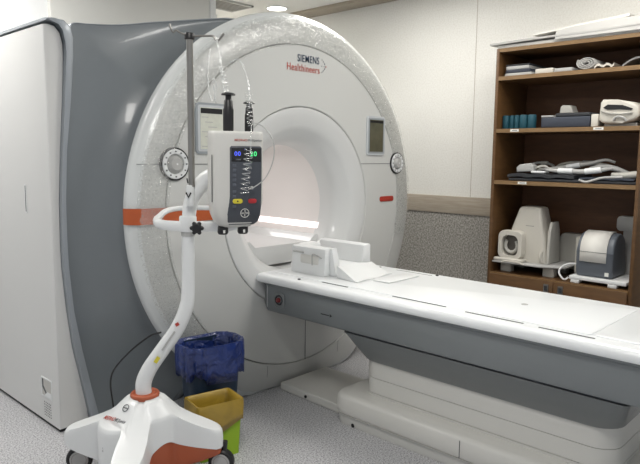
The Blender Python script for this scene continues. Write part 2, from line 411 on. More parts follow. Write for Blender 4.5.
side_o = g.build('side_cover', 'side', scan, smooth=50)
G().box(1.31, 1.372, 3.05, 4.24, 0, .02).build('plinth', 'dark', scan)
def recess(name, y, z, w, h, m1='white', m2='gap'):
    f = G(); t = .006
    f.box(1.297, 1.3005, y-w/2-t, y-w/2, z-h/2-t, z+h/2+t); f.box(1.297, 1.3005, y+w/2, y+w/2+t, z-h/2-t, z+h/2+t)
    f.box(1.297, 1.3005, y-w/2, y+w/2, z+h/2, z+h/2+t); f.box(1.297, 1.3005, y-w/2, y+w/2, z-h/2-t, z-h/2)
    o = f.build(name, m1, side_o); 
    return o
h = recess('handle', 3.325, 1.182, .012, .135, 'white')
G().box(1.2980, 1.3004, 3.319, 3.331, 1.115, 1.25).build('slot', 'gap', h)
h = recess('floor_latch', 3.173, .203, .115, .092, 'white')
G().box(1.2985, 1.3004, 3.118, 3.228, .158, .248).build('latch_pocket', 'sidestrip', h)
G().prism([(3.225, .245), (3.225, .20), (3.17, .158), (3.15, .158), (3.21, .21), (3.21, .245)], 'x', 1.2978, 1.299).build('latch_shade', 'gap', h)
G().prism([(3.20, .158), (3.122, .158), (3.122, .185), (3.165, .185)], 'x', 1.2975, 1.299).build('latch_paddle', 'white', h)
g = G()
for i in range(5):
    for j in range(6): g.lathe([(.0035, 1.2985), (.0035, 1.3003)], (0, 3.135+i*.018, .052+j*.014), 'x', 8, cap=True)
g.build('vent_holes', 'gap', side_o)

# gantry front details
def thinbox(x0, x1, z0, z1, y=2.6985, d=.003): return (x0, x1, y, y+d, z0, z1)
for nm, a in (('seam', (1.742, 2.085, 1.3655, 1.3690)), ('seam', (3.248, 3.655, 1.3625, 1.3660)), ('seam', (2.726, 2.729, .136, .392))):
    G().box(*thinbox(*a, y=2.6975)).build(nm, 'gap', scan)
def seam_line(p0, p1, w=(0, 0)):
    g = G(); rw = []
    for k in range(13):
        x = p0[0]+(p1[0]-p0[0])*k/12; z = p0[1]+(p1[1]-p0[1])*k/12
        y = rim_y(math.hypot(x-CX-.004, z-CZ))-.0035
        rw.append([(x, y, z), (x+w[0], y, z+w[1])])
    g.loft(rw, False); g.build('seam', 'gap', scan)
seam_line((1.60, 1.3655), (1.735, 1.3655), (0, .003)); seam_line((3.665, 1.3625), (3.80, 1.3625), (0, .003))
seam_line((2.412, .004), (2.412, .165), (.003, 0)); seam_line((3.040, .02), (3.040, .19), (.003, 0))
# orange stripe: follows the rim from the outer edge inwards
g = G()
def band(z): return [(1.5475, 2.79), (1.550, 2.765), (1.566, 2.742), (1.590, 2.7265), (1.63, 2.716), (1.68, 2.7055), (1.73, 2.700), (1.80, 2.6975), (2.10, 2.6972)]
g.loft([[(x-.0015, y-(.003 if y > 2.73 else .009), z) for x, y in band(z)] for z in (1.072, 1.152)], False)
g.build('orange_stripe', 'orange', scan)
# touch screens
def screen(xc, zc, w, h, m, name='display'):
    f = G().prism(rrect(w, h, .018, 5, (xc, zc)), 'y', 2.690, 2.703, .004); f = f.build(name, 'scrframe2' if xc < CX else 'scrframe', scan)
    G().prism(rrect(w-.024, h-.024, .010, 4, (xc, zc)), 'y', 2.6885, 2.692).build('bezel', 'scrframe' if xc < CX else 'scrframe2', f)
    G().box(xc-w/2+.026, xc+w/2-.026, 2.6865, 2.690, zc-h/2+.024, zc+h/2-.024).build('screen', m, f)
    return f
f = screen(2.012, 1.552, .196, .262, 'screenpaper')
G().box(1.942, 2.08, 2.6858, 2.6875, 1.628, 1.655).build('heading_bar', 'black', f)
for k in range(7): G().box(1.948+(k % 3)*.02, 1.99+(k*37 % 5)*.014, 2.6860, 2.6867, 1.607-k*.025, 1.611-k*.025).build('print_line', 'pgrey', f)
f = screen(3.394, 1.553, .196, .262, 'screen')
G().box(3.322, 3.466, 2.6858, 2.6875, 1.640, 1.655).build('heading_bar', 'black', f)
# control dials
def dial(x, z, r):
    y = 2.706
    d = G().lathe([(r, y+.01), (r, y-.010), (r*.985, y-.014), (r*.90, y-.014), (r*.89, y-.010)], (x, 0, z), 'y', 48).build('control_dial', 'black', scan)
    G().lathe([(r*.895, y), (r*.89, y-.016), (r*.86, y-.019), (r*.62, y-.017), (r*.61, y-.010), (r*.60, y)], (x, 0, z), 'y', 48).build('dial_ring', 'white', d)
    G().lathe([(r*.60, y-.002), (r*.52, y-.008), (r*.44, y-.018), (r*.40, y-.028), (r*.36, y-.031), (r*.12, y-.031), (r*.001, y-.030)], (x, 0, z), 'y', 40).build('knob', 'pgrey', d)
    for k in range(12):
        a = 2*pi*k/12; G().box(-.004, .004, 0, .002, -.0035, .0035, mtx=Matrix.Translation((x+r*.75*cos(a), y-.0205, z+r*.75*sin(a)))).build('key_mark', 'greytxt', d)
    G().lathe([(.005, y-.030), (.005, y-.033)], (x, 0, z), 'y', 12, cap=True).build('centre_button', 'white', d)
dial(1.788, 1.368, .084); dial(3.645, 1.368, .076)
b = G().prism(rrect(.155, .036, .015, 6, (3.535, 1.118)), 'y', 2.695, 2.702, .001).build('badge', 'red', scan)
G().box(3.48, 3.59, 2.6935, 2.6955, 1.114, 1.121).build('print_line', 'orgtxt', b)
text_obj('maker_lettering', 'SIEMENS', .060, face_negy(2.646, 2.6975, 1.968), 'navytxt', scan, True, sx=.76)
text_obj('maker_lettering', 'Healthineers', .060, face_negy(2.558, 2.6975, 1.912), 'orgtxt', scan, True, sx=.80)
for dx, dz, q in ((.004, .030, .0025), (.016, .020, .003), (.028, .008, .0035), (.040, -.008, .004), (.028, -.022, .0035), (.016, -.034, .003), (.004, -.044, .0025), (.024, -.008, .002), (.002, -.008, .002)):
    G().lathe([(q, 2.696), (q, 2.699)], (2.852+dx, 0, 1.968+dz), 'y', 10, cap=True).build('emblem_dot', 'orgtxt' if dx > .03 else 'navytxt', scan)
# clear wrinkled plastic wrap taped over the rim
def wrap_ring(r, y):
    o = []
    for i in range(181):
        a = R(-14+238*i/180)
        w = .0035*sin(a*37+r*60)+.0035*sin(a*61-r*35)+.003*random.uniform(-1, 1)
        rr = fullR(a, r)
        o.append((CX+shift(r)+rr*cos(a), y-abs(w), max(.02, CZ+rr*sin(a))))
    return o
wr = G().loft([wrap_ring(r, y) for r, y in ((.955, 2.698), (.985, 2.695), (1.01, 2.693), (1.035, 2.693), (1.06, 2.697), (1.085, 2.704), (1.108, 2.715), (1.128, 2.728))], False)
wr.build('plastic_wrap', 'wrap', scan, smooth=25)

# ================================================================== PATIENT TABLE
tab = thing('patient_table', 'long white patient table on grey trough and white pedestal docked to the scanner', 'patient table', (2.7, 1.4, 0))
TX0, TX1 = 2.33, 3.07
# top board: rounded outline, thick soft edge
def outline(x0, x1, y0, y1, r, n=6): return [(x, y) for x, y in rrect(x1-x0, y1-y0, r, n, ((x0+x1)/2, (y0+y1)/2))]
def stack(g, outs):
    g.loft([[(x, y, z) for x, y in outline(*o, )] for z, o in [(q[0], q[1:]) for q in outs]], True, True, True)
g = G(); stack(g, [(.690, 2.345, 3.055, .12, 2.71, .03), (.694, 2.334, 3.066, .108, 2.722, .03), (.705, 2.328, 3.072, .10, 2.728, .03), (.722, 2.330, 3.070, .10, 2.726, .03), (.735, 2.340, 3.06, .11, 2.716, .03), (.7405, 2.356, 3.044, .125, 2.70, .03)])
g.build('tabletop', 'ttop', tab)
g = G(); stack(g, [(.735, 2.42, 2.98, .848, 2.66, .02), (.7435, 2.42, 2.98, .848, 2.66, .02), (.7455, 2.424, 2.976, .852, 2.656, .02)])
g.build('table_pad_panel', 'ttop', tab)
g = G(); stack(g, [(.735, 2.42, 2.98, .14, .842, .02), (.7435, 2.42, 2.98, .14, .842, .02), (.7455, 2.424, 2.976, .144, .838, .02)])
g.build('table_end_panel', 'ttop', tab)
for x, y0, y1 in ((2.412, 2.26, 2.08), (2.412, 1.79, 1.49), (2.395, 1.38, 1.11), (2.385, 1.04, .82), (2.995, 2.2, 1.95)):
    G().box(x-.004, x+.004, y1, y0, .739, .7425).build('rail_slot', 'gap', tab)
for x, y in ((3.02, 1.93), (2.375, 2.40), (2.99, 2.32)):
    G().lathe([(.009, .738), (.009, .7445), (.006, .746)], (x, y, 0), 'z', 12, cap=True).build('socket', 'black', tab)
for x, y in ((2.73, 2.01), (2.70, 1.25)):
    G().lathe([(.016, .744), (.016, .7463), (.012, .7463), (.012, .7458)], (x, y, 0), 'z', 16, cap=True).build('locating_mark', 'pgrey', tab)
# upper trough
g = G()
rings = []
for y, t in ((2.695, .04), (2.685, .02), (2.655, .0), (.20, 0), (.16, .03)):
    zb = .522+(.06 if y > 2.69 else .028 if y > 2.68 else .0)
    rings.append([(2.352+t, y, .692), (2.352+t, y, .680), (2.366+t, y, .672), (2.366+t*.6, y, zb+.012), (2.374+t*.5, y, zb), (3.026-t*.5, y, zb), (3.034-t*.6, y, zb+.012), (3.034-t, y, .672), (3.048-t, y, .68), (3.048-t, y, .692)])
g.loft(rings, True, True, True); tr = g.build('trough', 'trough', tab, smooth=50)
# lower facet narrowing onto the pedestal
def rr3(x0, x1, y0, y1, r, z, n=6): return [(x, y, z) for x, y in rrect(x1-x0, y1-y0, r, n, ((x0+x1)/2, (y0+y1)/2))]
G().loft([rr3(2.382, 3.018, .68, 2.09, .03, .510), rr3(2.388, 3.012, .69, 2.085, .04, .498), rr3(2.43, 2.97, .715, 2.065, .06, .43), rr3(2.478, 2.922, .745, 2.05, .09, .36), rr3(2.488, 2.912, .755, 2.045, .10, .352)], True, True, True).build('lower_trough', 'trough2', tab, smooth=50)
G().loft([rr3(2.392, 3.008, .70, 2.08, .03, .512), rr3(2.392, 3.008, .70, 2.08, .03, .5225)], True, True, True).build('trough_gap', 'key', tab)
# pedestal in overlapping sleeves
for a, b in ((.150, .1795), (.182, .262), (.2645, .354)):
    G().loft([rr3(2.493, 2.907, .755, 2.045, .10, a), rr3(2.493, 2.907, .755, 2.045, .10, b)], True, True, True).build('pedestal_sleeve', 'pwhite', tab)
G().loft([rr3(2.498, 2.902, .76, 2.040, .10, .13), rr3(2.498, 2.902, .76, 2.040, .10, .358)], True, True, True).build('pedestal_core', 'gap', tab)
# base
G().loft([rr3(2.405, 2.995, .45, 2.145, .06, 0), rr3(2.400, 3.0, .445, 2.15, .065, .012), rr3(2.400, 3.0, .445, 2.15, .065, .055), rr3(2.385, 3.015, .43, 2.165, .08, .062)], True, True, True).build('base_plinth', 'pwhite', tab)
G().loft([rr3(2.388, 3.012, .43, 2.165, .085, .066), rr3(2.384, 3.016, .43, 2.17, .09, .08), rr3(2.386, 3.014, .432, 2.165, .09, .145), rr3(2.396, 3.004, .442, 2.155, .085, .160), rr3(2.415, 2.985, .46, 2.135, .08, .168)], True, True, True).build('base_cover', 'pwhite', tab, smooth=50)
G().box(2.3825, 2.3845, 1.375, 1.378, .068, .150).build('seam', 'gap', tab)
fp = G(); fp.prism([(2.48, 2.14), (2.90, 2.14), (2.90, 2.68), (2.50, 2.68)], 'z', .0, .05, .008, 3)
fp.build('docking_plate', 'pwhite', tab)
G().lathe([(.009, 2.479), (.009, 2.484)], (0, 0, 0), 'x', 12, cap=True).build('bolt', 'black', tab, mtx=Matrix.Translation((0, 2.45, .026)))
G().lathe([(.011, 2.381), (.011, 2.386)], (0, 0, 0), 'x', 12, cap=True).build('bolt', 'black', tab, mtx=Matrix.Translation((.018, 2.02, .012)))
# stop button + print on the trough
e = G().prism(rrect(.085, .085, .02, 5, (2.545, .603)), 'x', 2.3585, 2.368, .003).build('button_plate', 'trough2', tab)
G().lathe([(.030, 2.362), (.030, 2.355), (.027, 2.352), (.020, 2.358)], (0, 2.545, .603), 'x', 24).build('collar', 'slate2', e)
G().lathe([(.014, 2.362), (.014, 2.349), (.011, 2.344), (.001, 2.343)], (0, 2.545, .603), 'x', 20).build('stop_button', 'darkred', e)
G().box(2.3655, 2.3685, 2.650, 2.653, .545, .672).build('seam', 'white', tab)
G().box(2.3645, 2.3668, 2.165, 2.225, .580, .585).build('print_mark', 'black', tab)
G().prism([(2.16, .592), (2.16, .573), (2.145, .582)], 'x', 2.3645, 2.3668).build('arrow_mark', 'black', tab)

# ================================================================== HEAD COIL ON THE TABLE + PAD
hc = thing('head_coil', 'white open-topped head coil cradle at the scanner end of the patient table', 'head coil', (2.70, 2.45, .7455))
ZT = .7456
base = G().box(2.56, 2.86, 2.33, 2.66, ZT, ZT+.045, .008).build('base', 'white', hc)
g = G(); g.prism([(2.505, ZT), (2.60, ZT), (2.592, .84), (2.585, .895), (2.575, .902), (2.525, .902), (2.515, .896), (2.512, .82)], 'y', 2.335, 2.60, .006, 3); g.build('near_wall', 'white', hc)
g = G(); g.prism([(2.80, ZT), (2.89, ZT), (2.89, .89), (2.88, .90), (2.84, .90), (2.83, .892)], 'y', 2.315, 2.68, .006, 3); g.build('far_wall', 'white', hc)
g = G(); g.prism(rrect(.14, .05, .01, 4, (2.455, .83)), 'x', 2.5075, 2.513, .002); g.build('grip_recess', 'pwhite', hc)
g = G(); g.tube([(2.507, 2.43, .80), (2.505, 2.43, .845), (2.505, 2.425, .862), (2.505, 2.40, .862), (2.505, 2.355, .848)], .0035, 6, 5); g.build('seam_rib', 'pgrey', hc)
g = G(); g.box(2.504, 2.512, 2.50, 2.585, .862, .870, .002); g.build('latch', 'pgrey', hc)
g = G(); g.prism([(2.345, .7456), (2.285, .7456), (2.320, .90), (2.345, .90)], 'x', 2.55, 2.595, .004); g.build('end_fin', 'white', hc)
G().box(2.60, 2.72, 2.56, 2.64, .785, .90, .012, 3).build('rear_block', 'white', hc)
pad = G()
rows = []
for i in range(9):
    u = i/8
    rows.append([(2.515+.34*u+.02*w, 2.10+.165*w+.03*u, ZT+.004+.075*max(0, (w-.15))*(1-.25*u)+.004*sin(9*u+3*w)) for w in [k/8 for k in range(9)]])
bot = [[(x, y, ZT+.001) for x, y, z in r] for r in rows]
ring = []
for a, b in zip(rows, bot): ring.append(a+b[::-1])
pad.loft(ring, True, True, True)
tag(pad.build('head_cushion', 'white', smooth=60), 'white wedge cushion lying beside the head coil on the patient table', 'cushion')
g = G(); g.box(2.62, 2.90, 1.97, 2.08, ZT+.001, ZT+.007, .003)
tag(g.build('folded_sheet', 'white'), 'thin white folded sheet lying flat in front of the wedge cushion', 'sheet')

# ================================================================== INJECTOR CART
RZ = R(-46.6)
cart = thing('injector_cart', 'white contrast injector cart with curved pole, orange collar and black casters', 'injector', (1.408, 2.324, 0), RZ)
cart['_local'] = 1
def lp(o):  # children of the cart use its own axes
    return o
HU = -.036
arms = [(R(176), .36, .30), (R(2), .335, .27), (R(271), .42, .25), (R(112), .20, .34), (R(222), .205, .75)]
def r_out(a):
    r = .145
    for c, L, w in arms:
        d = (a-c+pi) % (2*pi)-pi
        r = max(r, .145+(L-.145)*math.exp(-(abs(d)/w)**3.2))
    return r
def zprof(s, r):
    # height of the white cover at radius r: flat hub, steep drop, long gentle slope
    pts = [(0, .374), (.055, .374), (.085, .366), (.115, .335), (.15, .300), (.20, .272), (.27, .243), (.33, .222), (.36, .213), (.42, .20)]
    for (a, b), (c, d) in zip(pts, pts[1:]):
        if r <= c: return b+(d-b)*(r-a)/(c-a)
    return pts[-1][1]
NA = 120
def hub_ring(f, dz=0, grow=0, zfix=None):
    o = []
    for i in range(NA):
        a = 2*pi*i/NA; r = (r_out(a)+grow)*f
        o.append((HU+r*cos(a), r*sin(a)*.9, (zprof(a, r)+dz) if zfix is None else zfix(a, r)))
    return o
def skirt_z(a, r):
    d = math.degrees(a) % 360
    if 284 < d < 356: return .135+.060*sin(pi*(d-284)/72)
    return skirt_base(a, r)
def skirt_base(a, r):  # lower hem: high over the casters on the arms, dipping between
    k = (r_out(a)-.145)/.2
    return .075+.070*min(1, k)
rings = [hub_ring(f) for f in (.12, .3, .42, .52, .62, .72, .80, .88, .94, .975)]
rings.append(hub_ring(1, -.012)); rings.append([(x*1.0, y, z) for x, y, z in hub_ring(1.0, -.028, .002)])
rings.append([(x, y, z) for x, y, z in hub_ring(1.0, 0, .003, skirt_z)])
cover = G().loft(rings, True, True, False).build('base_cover', 'white', cart, smooth=55)
rings = [hub_ring(.985, 0, 0, lambda a, r: skirt_z(a, r)+.02), hub_ring(.985, 0, 0, lambda a, r: .085+.03*min(1, (r_out(a)-.145)/.2)), hub_ring(.90, 0, 0, lambda a, r: .055+.05*min(1, (r_out(a)-.145)/.2)), hub_ring(.5, 0, 0, lambda a, r: .05)]
rings = [[(HU+(x-HU)*(1 if (math.degrees(2*pi*i/NA) < 20 or math.degrees(2*pi*i/NA) > 266) else .82), y*(1 if (math.degrees(2*pi*i/NA) < 20 or math.degrees(2*pi*i/NA) > 266) else .82), z) for i, (x, y, z) in enumerate(r)] for r in rings]
G().loft(rings, True, False, True).build('lower_shell', 'orange2', cart, smooth=55)
G().tube([(-.036+.052*cos(2*pi*k/28), .052*sin(2*pi*k/28), .378) for k in range(29)], .011, 10, cap=False).build('collar', 'orange2', cart)
G().lathe([(.060, .366), (.060, .374), (.05, .384), (.03, .386)], (HU, 0, 0), 'z', 32).build('collar_plate', 'orange2', cart)
def caster(u, v, rot):
    T = Matrix.Translation((u, v, .062)) @ Matrix.Rotation(rot, 4, 'Z')
    c = G().lathe([(.030, -.019), (.050, -.019), (.057, -.013), (.058, 0), (.057, .013), (.050, .019), (.030, .019)], (0, 0, 0), 'y', 32).build('caster', 'black', cart, mtx=T)
    for s in (-1, 1): G().lathe([(.041, s*.0175), (.040, s*.0215), (.034, s*.0225), (.001, s*.0215)], (0, 0, 0), 'y', 28).build('hub_cap', 'pgrey', c, mtx=T)
    G().lathe([(.0335, -.0228), (.031, -.0232), (.0305, -.0225)], (0, 0, 0), 'y', 28).build('hub_ring', 'metal', c, mtx=T)
    g = G(); g.tube([(.0, 0, .01), (.012, 0, .05), (.016, 0, .095)], .013, 8); g.build('fork', 'black', c, mtx=T)
caster(-.345, .035, R(8)); caster(.292, .02, R(-5)); caster(-.03, -.37, R(40)); caster(-.10, .15, R(0))
g = G(); g.tube([(-.40, -.02, .035), (-.45, -.03, .03), (-.47, -.05, .016)], .012, 8, 4); g.build('brake_pedal', 'black', cart)
# print, sticker and seam on the base
def base_mtx(u, v, rot, tilt):
    return Matrix.Translation((u, v, 0)) @ Matrix.Rotation(rot, 4, 'Z') @ Matrix.Rotation(tilt, 4, 'X')
def cart_text(name, s, size, mt, m, sx=1):
    o = text_obj(name, s, size, Matrix.Identity(4), m, cart, sx=sx); o.matrix_basis = mt; return o
b_ = G().box(-.010, .010, -.001, .001, -.018, .018).build('sticker', 'pgrey', None); b_.parent = cart; b_.location = (-.183, -.128, .195); b_.rotation_euler = (R(-6), 0, R(-48))
G().box(-.008, .008, -.0018, -.0008, -.004, .012).build('sticker_print', 'key', None).parent = b_
# S-curved pole
P = [(-.04, 0, .37), (-.04, 0, .43), (-.012, 0, .495), (.047, 0, .581), (.112, 0, .675), (.149, 0, .763), (.160, 0, .842), (.163, 0, 1.036), (.166, 0, 1.12), (.175, 0, 1.206), (.202, 0, 1.268), (.245, 0, 1.315), (.30, -.02, 1.335)]
rd = [.034, .034, .033, .032, .031, .030, .028, .027, .027, .030, .033, .035, .036]
pole = G().tube(P, rd, 20, 8).build('pole', 'white', cart, smooth=60)
def marks(u, z, w, h, m, nm, ang=0, y=-.036):
    G().box(-w/2, w/2, -.0008, .0008, -h/2, h/2, mtx=Matrix.Translation((u, y, z)) @ Matrix.Rotation(ang, 4, 'Y')).build(nm, m, pole)
marks(.118, .700, .016, .014, 'red', 'red_mark', R(-30), -.0325)
marks(.030, .545, .03, .016, 'yellow', 'warning_sticker', R(-58), -.0385)
G().box(-.05, .05, -.001, .001, -.004, .004, mtx=Matrix.Translation((.080, -.0355, .628)) @ Matrix.Rotation(R(-56), 4, 'Y')).build('print_line', 'pgrey', pole)
# handle ring
def ring_pt(k, n):
    a = 2*pi*k/n; 
    c, s_ = cos(a), sin(a); ex = .55
    return (.205+.195*math.copysign(abs(c)**ex, c), .14+.155*math.copysign(abs(s_)**ex, s_), 1.144+.026*math.copysign(abs(s_)**ex, s_))
pts = [ring_pt(k, 48) for k in range(49)]
g = G(); rings = []
for k in range(48):
    p = Vector(pts[k]); t = (Vector(pts[(k+1) % 48])-Vector(pts[k-1 if k else 47])).normalized(); nn = Vector((t.y, -t.x, 0))
    near = max(0, -(p.y-.14)/.155); hh = .011+.010*near
    rings.append([p+nn*dx*.014+Vector((0, 0, dz*hh)) for dx, dz in ((1, .5), (.6, 1), (-.6, 1), (-1, .5), (-1, -.5), (-.6, -1), (.6, -1), (1, -.5))])
rings.append(rings[0]); g.loft(rings); g.build('handle_ring', 'white', cart, smooth=60)
G().lathe([(.034, 1.095), (.036, 1.10), (.036, 1.155), (.034, 1.16)], (.164, 0, 0), 'z', 24, cap=True).build('clamp', 'white', cart)
g = G()
g.lathe([(.016, -.072), (.021, -.068), (.021, -.054), (.012, -.05), (.010, -.02)], (.213, 0, 1.116), 'y', 20, cap=True)
for k in range(6): a = 2*pi*k/6; g.ball((.213+.021*cos(a), -.061, 1.116+.021*sin(a)), .009, 6)
g.build('star_knob', 'black', cart)
G().lathe([(.0295, 1.076), (.0295, 1.094)], (.1645, 0, 0), 'z', 24).build('lower_clamp', 'pgrey', cart)
# drip pole
IV = .190
G().lathe([(.0135, 1.285), (.0135, 1.88)], (IV, -.036, 0), 'z', 16, cap=True).build('drip_pole', 'metal', cart)
G().lathe([(.016, 1.205), (.018, 1.21), (.0165, 1.29), (.014, 1.292)], (IV-.006, -.036, 0), 'z', 16, cap=True).build('pole_socket', 'white', cart)
G().lathe([(.018, 1.875), (.021, 1.878), (.021, 1.892), (.018, 1.90)], (IV, -.036, 0), 'z', 16, cap=True).build('pole_cap', 'black', cart)
g = G(); g.tube([(IV, -.036, 1.888), (.26, -.036, 1.890), (.285, -.036, 1.889), (.297, -.04, 1.872), (.308, -.045, 1.873), (.331, -.05, 1.898)], .0045, 8, 4); g.build('hook', 'metal', cart)
g = G(); g.tube([(IV, -.036, 1.888), (.152, -.04, 1.902), (.140, -.05, 1.908), (.130, -.055, 1.900), (.122, -.06, 1.912), (.117, -.06, 1.930)], .004, 8, 4); g.build('hook', 'metal', cart)
g = G(); g.tube([(IV-.016, -.052, 1.32), (IV-.012, -.054, 1.30)], .003, 6); g.tube([(IV-.02, -.056, 1.262), (IV-.01, -.057, 1.242), (IV+.0, -.057, 1.262)], .0035, 6); g.build('socket_mark', 'black', cart)

# injector head
hd = bpy.data.objects.new('injector_head', None); COL.objects.link(hd); hd.parent = cart; hd.location = (.378, -.10, 1.319); hd.rotation_euler = (R(2), 0, R(22)); hd['_local'] = 1
W, D, H0, H1 = .206, .130, -.192, .192
def hring(w, d, z, r=.03, yo=0): return [(x, y+yo, z) for x, y in rrect(w, d, r, 6)]
G().loft([hring(W*.50, D*.5, H0-.0, .02, .015), hring(W*.62, D*.62, H0+.004, .025, .012), hring(W*.80, D*.80, H0+.022, .03, .006), hring(W*.93, D*.93, H0+.055, .03, .002), hring(W, D, H0+.11), hring(W, D, H1-.03), hring(W*1.0, D, H1-.012), hring(W*.985, D*.98, H1-.003), hring(W*.94, D*.93, H1)], True, True, True).build('housing', 'pwhite', hd, smooth=60)
# slate control panel bulging from the front
FY = -D/2
def strip(z, w, yy, x0=.022): return [(x0-w/2, yy+.012, z), (x0-w/2, yy, z), (x0-w/2+.006, yy-.004, z), (x0+w/2-.006, yy-.004, z), (x0+w/2, yy, z), (x0+w/2, yy+.012, z)]
pan = G().loft([strip(.135, .118, FY, .026), strip(.128, .128, FY-.002, .026), strip(-.06, .128, FY-.002, .026), strip(-.10, .132, FY+.002, .024), strip(-.135, .138, FY+.008, .02), strip(-.165, .13, FY+.02, .018), strip(-.178, .11, FY+.03, .014)], False).build('control_panel', 'panel', hd, smooth=50)
pan['_local'] = 1
def pbox(x0, x1, z0, z1, m, nm, yy=FY-.0075, d=.0025): return G().box(x0, x1, yy, yy+d, z0, z1, .0007).build(nm, m, pan)
pbox(-.033, .026, .075, .128, 'blackg', 'dose_window'); pbox(.029, .086, .075, .128, 'blackg', 'dose_window')
def dtext(nm, s, size, x, z, m, yy=FY-.0082, sx=1):
    o = text_obj(nm, s, size, Matrix.Identity(4), m, pan, True, sx=sx); o.matrix_basis = Matrix.Translation((x, yy, z)) @ Matrix.Rotation(R(90), 4, 'X'); return o
dtext('blue_digits', '00', .024, -.022, .098, 'ledb'); dtext('green_digits', '20', .026, .041, .097, 'ledg')
pbox(-.016, .004, .081, .086, 'key', 'unit_bar', FY-.0085)
for k in range(9): pbox(-.028, -.014, .055-k*.019-(0.008 if k > 4 else 0), .066-k*.019-(0.008 if k > 4 else 0), 'key', 'key')
pbox(.030, .050, .058, .070, 'key', 'key')
def oval(x, z, w, h, m, nm, yy): G().prism(rrect(w, h, h*.45, 6, (x, z)), 'y', yy, yy+.004, .001).build(nm, m, pan)
oval(-.008, -.080, .040, .018, 'yellow', 'yellow_button', FY-.008); oval(.052, -.080, .034, .018, 'redb', 'red_button', FY-.008)
pbox(-.011, -.005, -.083, -.077, 'black', 'symbol', FY-.0085)
g = G(); c0 = (.022, FY-.0025, -.128)
g.tube([(c0[0]+.017*cos(2*pi*k/24), c0[1]-.001, c0[2]+.017*sin(2*pi*k/24)) for k in range(25)], .0012, 5, cap=False)
g.build('round_emblem', 'label', pan)
for s, z0, dz, hor in (('B A Y E R', 0, 0, True),):
    o = dtext('emblem_lettering', 'BAYER', .009, c0[0]-.0135, c0[2]-.003, 'label', c0[1]-.002)
    for k, ch in enumerate('BA ER'):
        if ch != ' ': dtext('emblem_lettering', ch, .008, c0[0]-.0022, c0[2]+.009-k*.0058, 'label', c0[1]-.002)
o = text_obj('head_lettering', 'MEDRAD', .012, Matrix.Identity(4), 'orgtxt', hd, True); o.matrix_basis = Matrix.Translation((-.02, FY-.0012, .154)) @ Matrix.Rotation(R(90), 4, 'X')
o = text_obj('head_lettering', 'MRXperion', .012, Matrix.Identity(4), 'greytxt', hd); o.matrix_basis = Matrix.Translation((.034, FY-.0012, .154)) @ Matrix.Rotation(R(90), 4, 'X')
G().box(-W/2-.0015, -W/2+.001, -.045, -.039, -.085, .10).build('side_slot', 'gap', hd)
# syringe plungers on top, knobs underneath
for k, (x, h0, bulk) in enumerate(((-.028, .150, 1), (.056, .118, .82))):
    s = G().lathe([(.019*bulk, H1-.004), (.021*bulk, H1+.004), (.021*bulk, H1+h0*.55), (.018*bulk, H1+h0*.60), (.017*bulk, H1+h0*.78), (.012*bulk, H1+h0*.82), (.012*bulk, H1+h0*.92)], (x, 0, 0), 'z', 20, cap=True).build('plunger', 'black', hd)
    G().lathe([(.014*bulk, H1+h0*.90), (.027*bulk, H1+h0*.915), (.029*bulk, H1+h0*.95), (.024*bulk, H1+h0*.98), (.012*bulk, H1+h0)], (x, 0, 0), 'z', 20, cap=True).build('plunger_cap', 'blackg', hd)
for x in (-.052, .030):
    G().lathe([(.018, -.185), (.021, -.190), (.022, -.212), (.018, -.219), (.001, -.220)], (x, -.008, 0), 'z', 20).build('manual_knob', 'black', hd)
    G().box(x-.004, x+.004, -.0315, -.029, -.212, -.20).build('knob_mark', 'label', hd)
# tubing
def coil_path(p0, p1, r, turns, n=10):
    p0, p1 = Vector(p0), Vector(p1); d = (p1-p0); t = d.normalized(); u = t.orthogonal().normalized(); w = t.cross(u)
    return [p0+d*(k/(turns*n))+(u*cos(2*pi*k/n)+w*sin(2*pi*k/n))*r for k in range(turns*n+1)]
tub = G()
tub.tube([(.298, -.05, 1.885), (.315, -.07, 1.82), (.325, -.08, 1.76), (.332, -.09, 1.70)], .004, 6, 6)
tub.tube(coil_path((.322, -.08, 1.77), (.345, -.09, 1.665), .011, 7), .0028, 5)
tub.tube([(.276, -.05, 1.84), (.268, -.06, 1.76), (.272, -.07, 1.67), (.290, -.08, 1.63), (.305, -.08, 1.68), (.29, -.08, 1.72), (.30, -.08, 1.62)], .003, 6, 6)
tub = tub.build('drip_tubing', 'clear', None, mtx=Matrix.Translation((1.408, 2.324, 0)) @ Matrix.Rotation(RZ, 4, 'Z'))
tag(tub, 'clear coiled drip tubing hanging from the right hook of the drip pole', 'tubing')
tub = G()
tub.tube([(.36, -.09, 1.78), (.395, -.1, 1.79), (.42, -.11, 1.745), (.438, -.12, 1.68), (.440, -.13, 1.60)], .003, 6, 6)
tub.tube(coil_path((.437, -.135, 1.66), (.445, -.14, 1.53), .0125, 8), .0015, 5)
tub.tube([(.45, -.15, 1.53), (.452, -.185, 1.50), (.45, -.19, 1.42)], .0026, 5, 5)
tub.tube(coil_path((.445, -.195, 1.44), (.425, -.19, 1.27), .017, 9), .0017, 5)
wt = Matrix.Translation((1.408, 2.324, 0)) @ Matrix.Rotation(RZ, 4, 'Z')
tub = tub.build('patient_line', 'clear', None, mtx=wt)
tag(tub, 'clear spiral patient line dangling down the front of the injector control panel', 'tubing')
ln = G(); ln.tube([(.45, -.15, 1.545), (.50, -.15, 1.525), (.535, -.15, 1.47), (.535, -.15, 1.40), (.505, -.15, 1.33), (.46, -.16, 1.292), (.44, -.18, 1.285)], .0022, 6, 8)
ln.ball((.452, -.165, 1.29), .007, 6)
tag(ln.build('looped_line', 'pgrey', None, mtx=wt), 'thin looped injection line curving out to the right of the injector head', 'tubing')

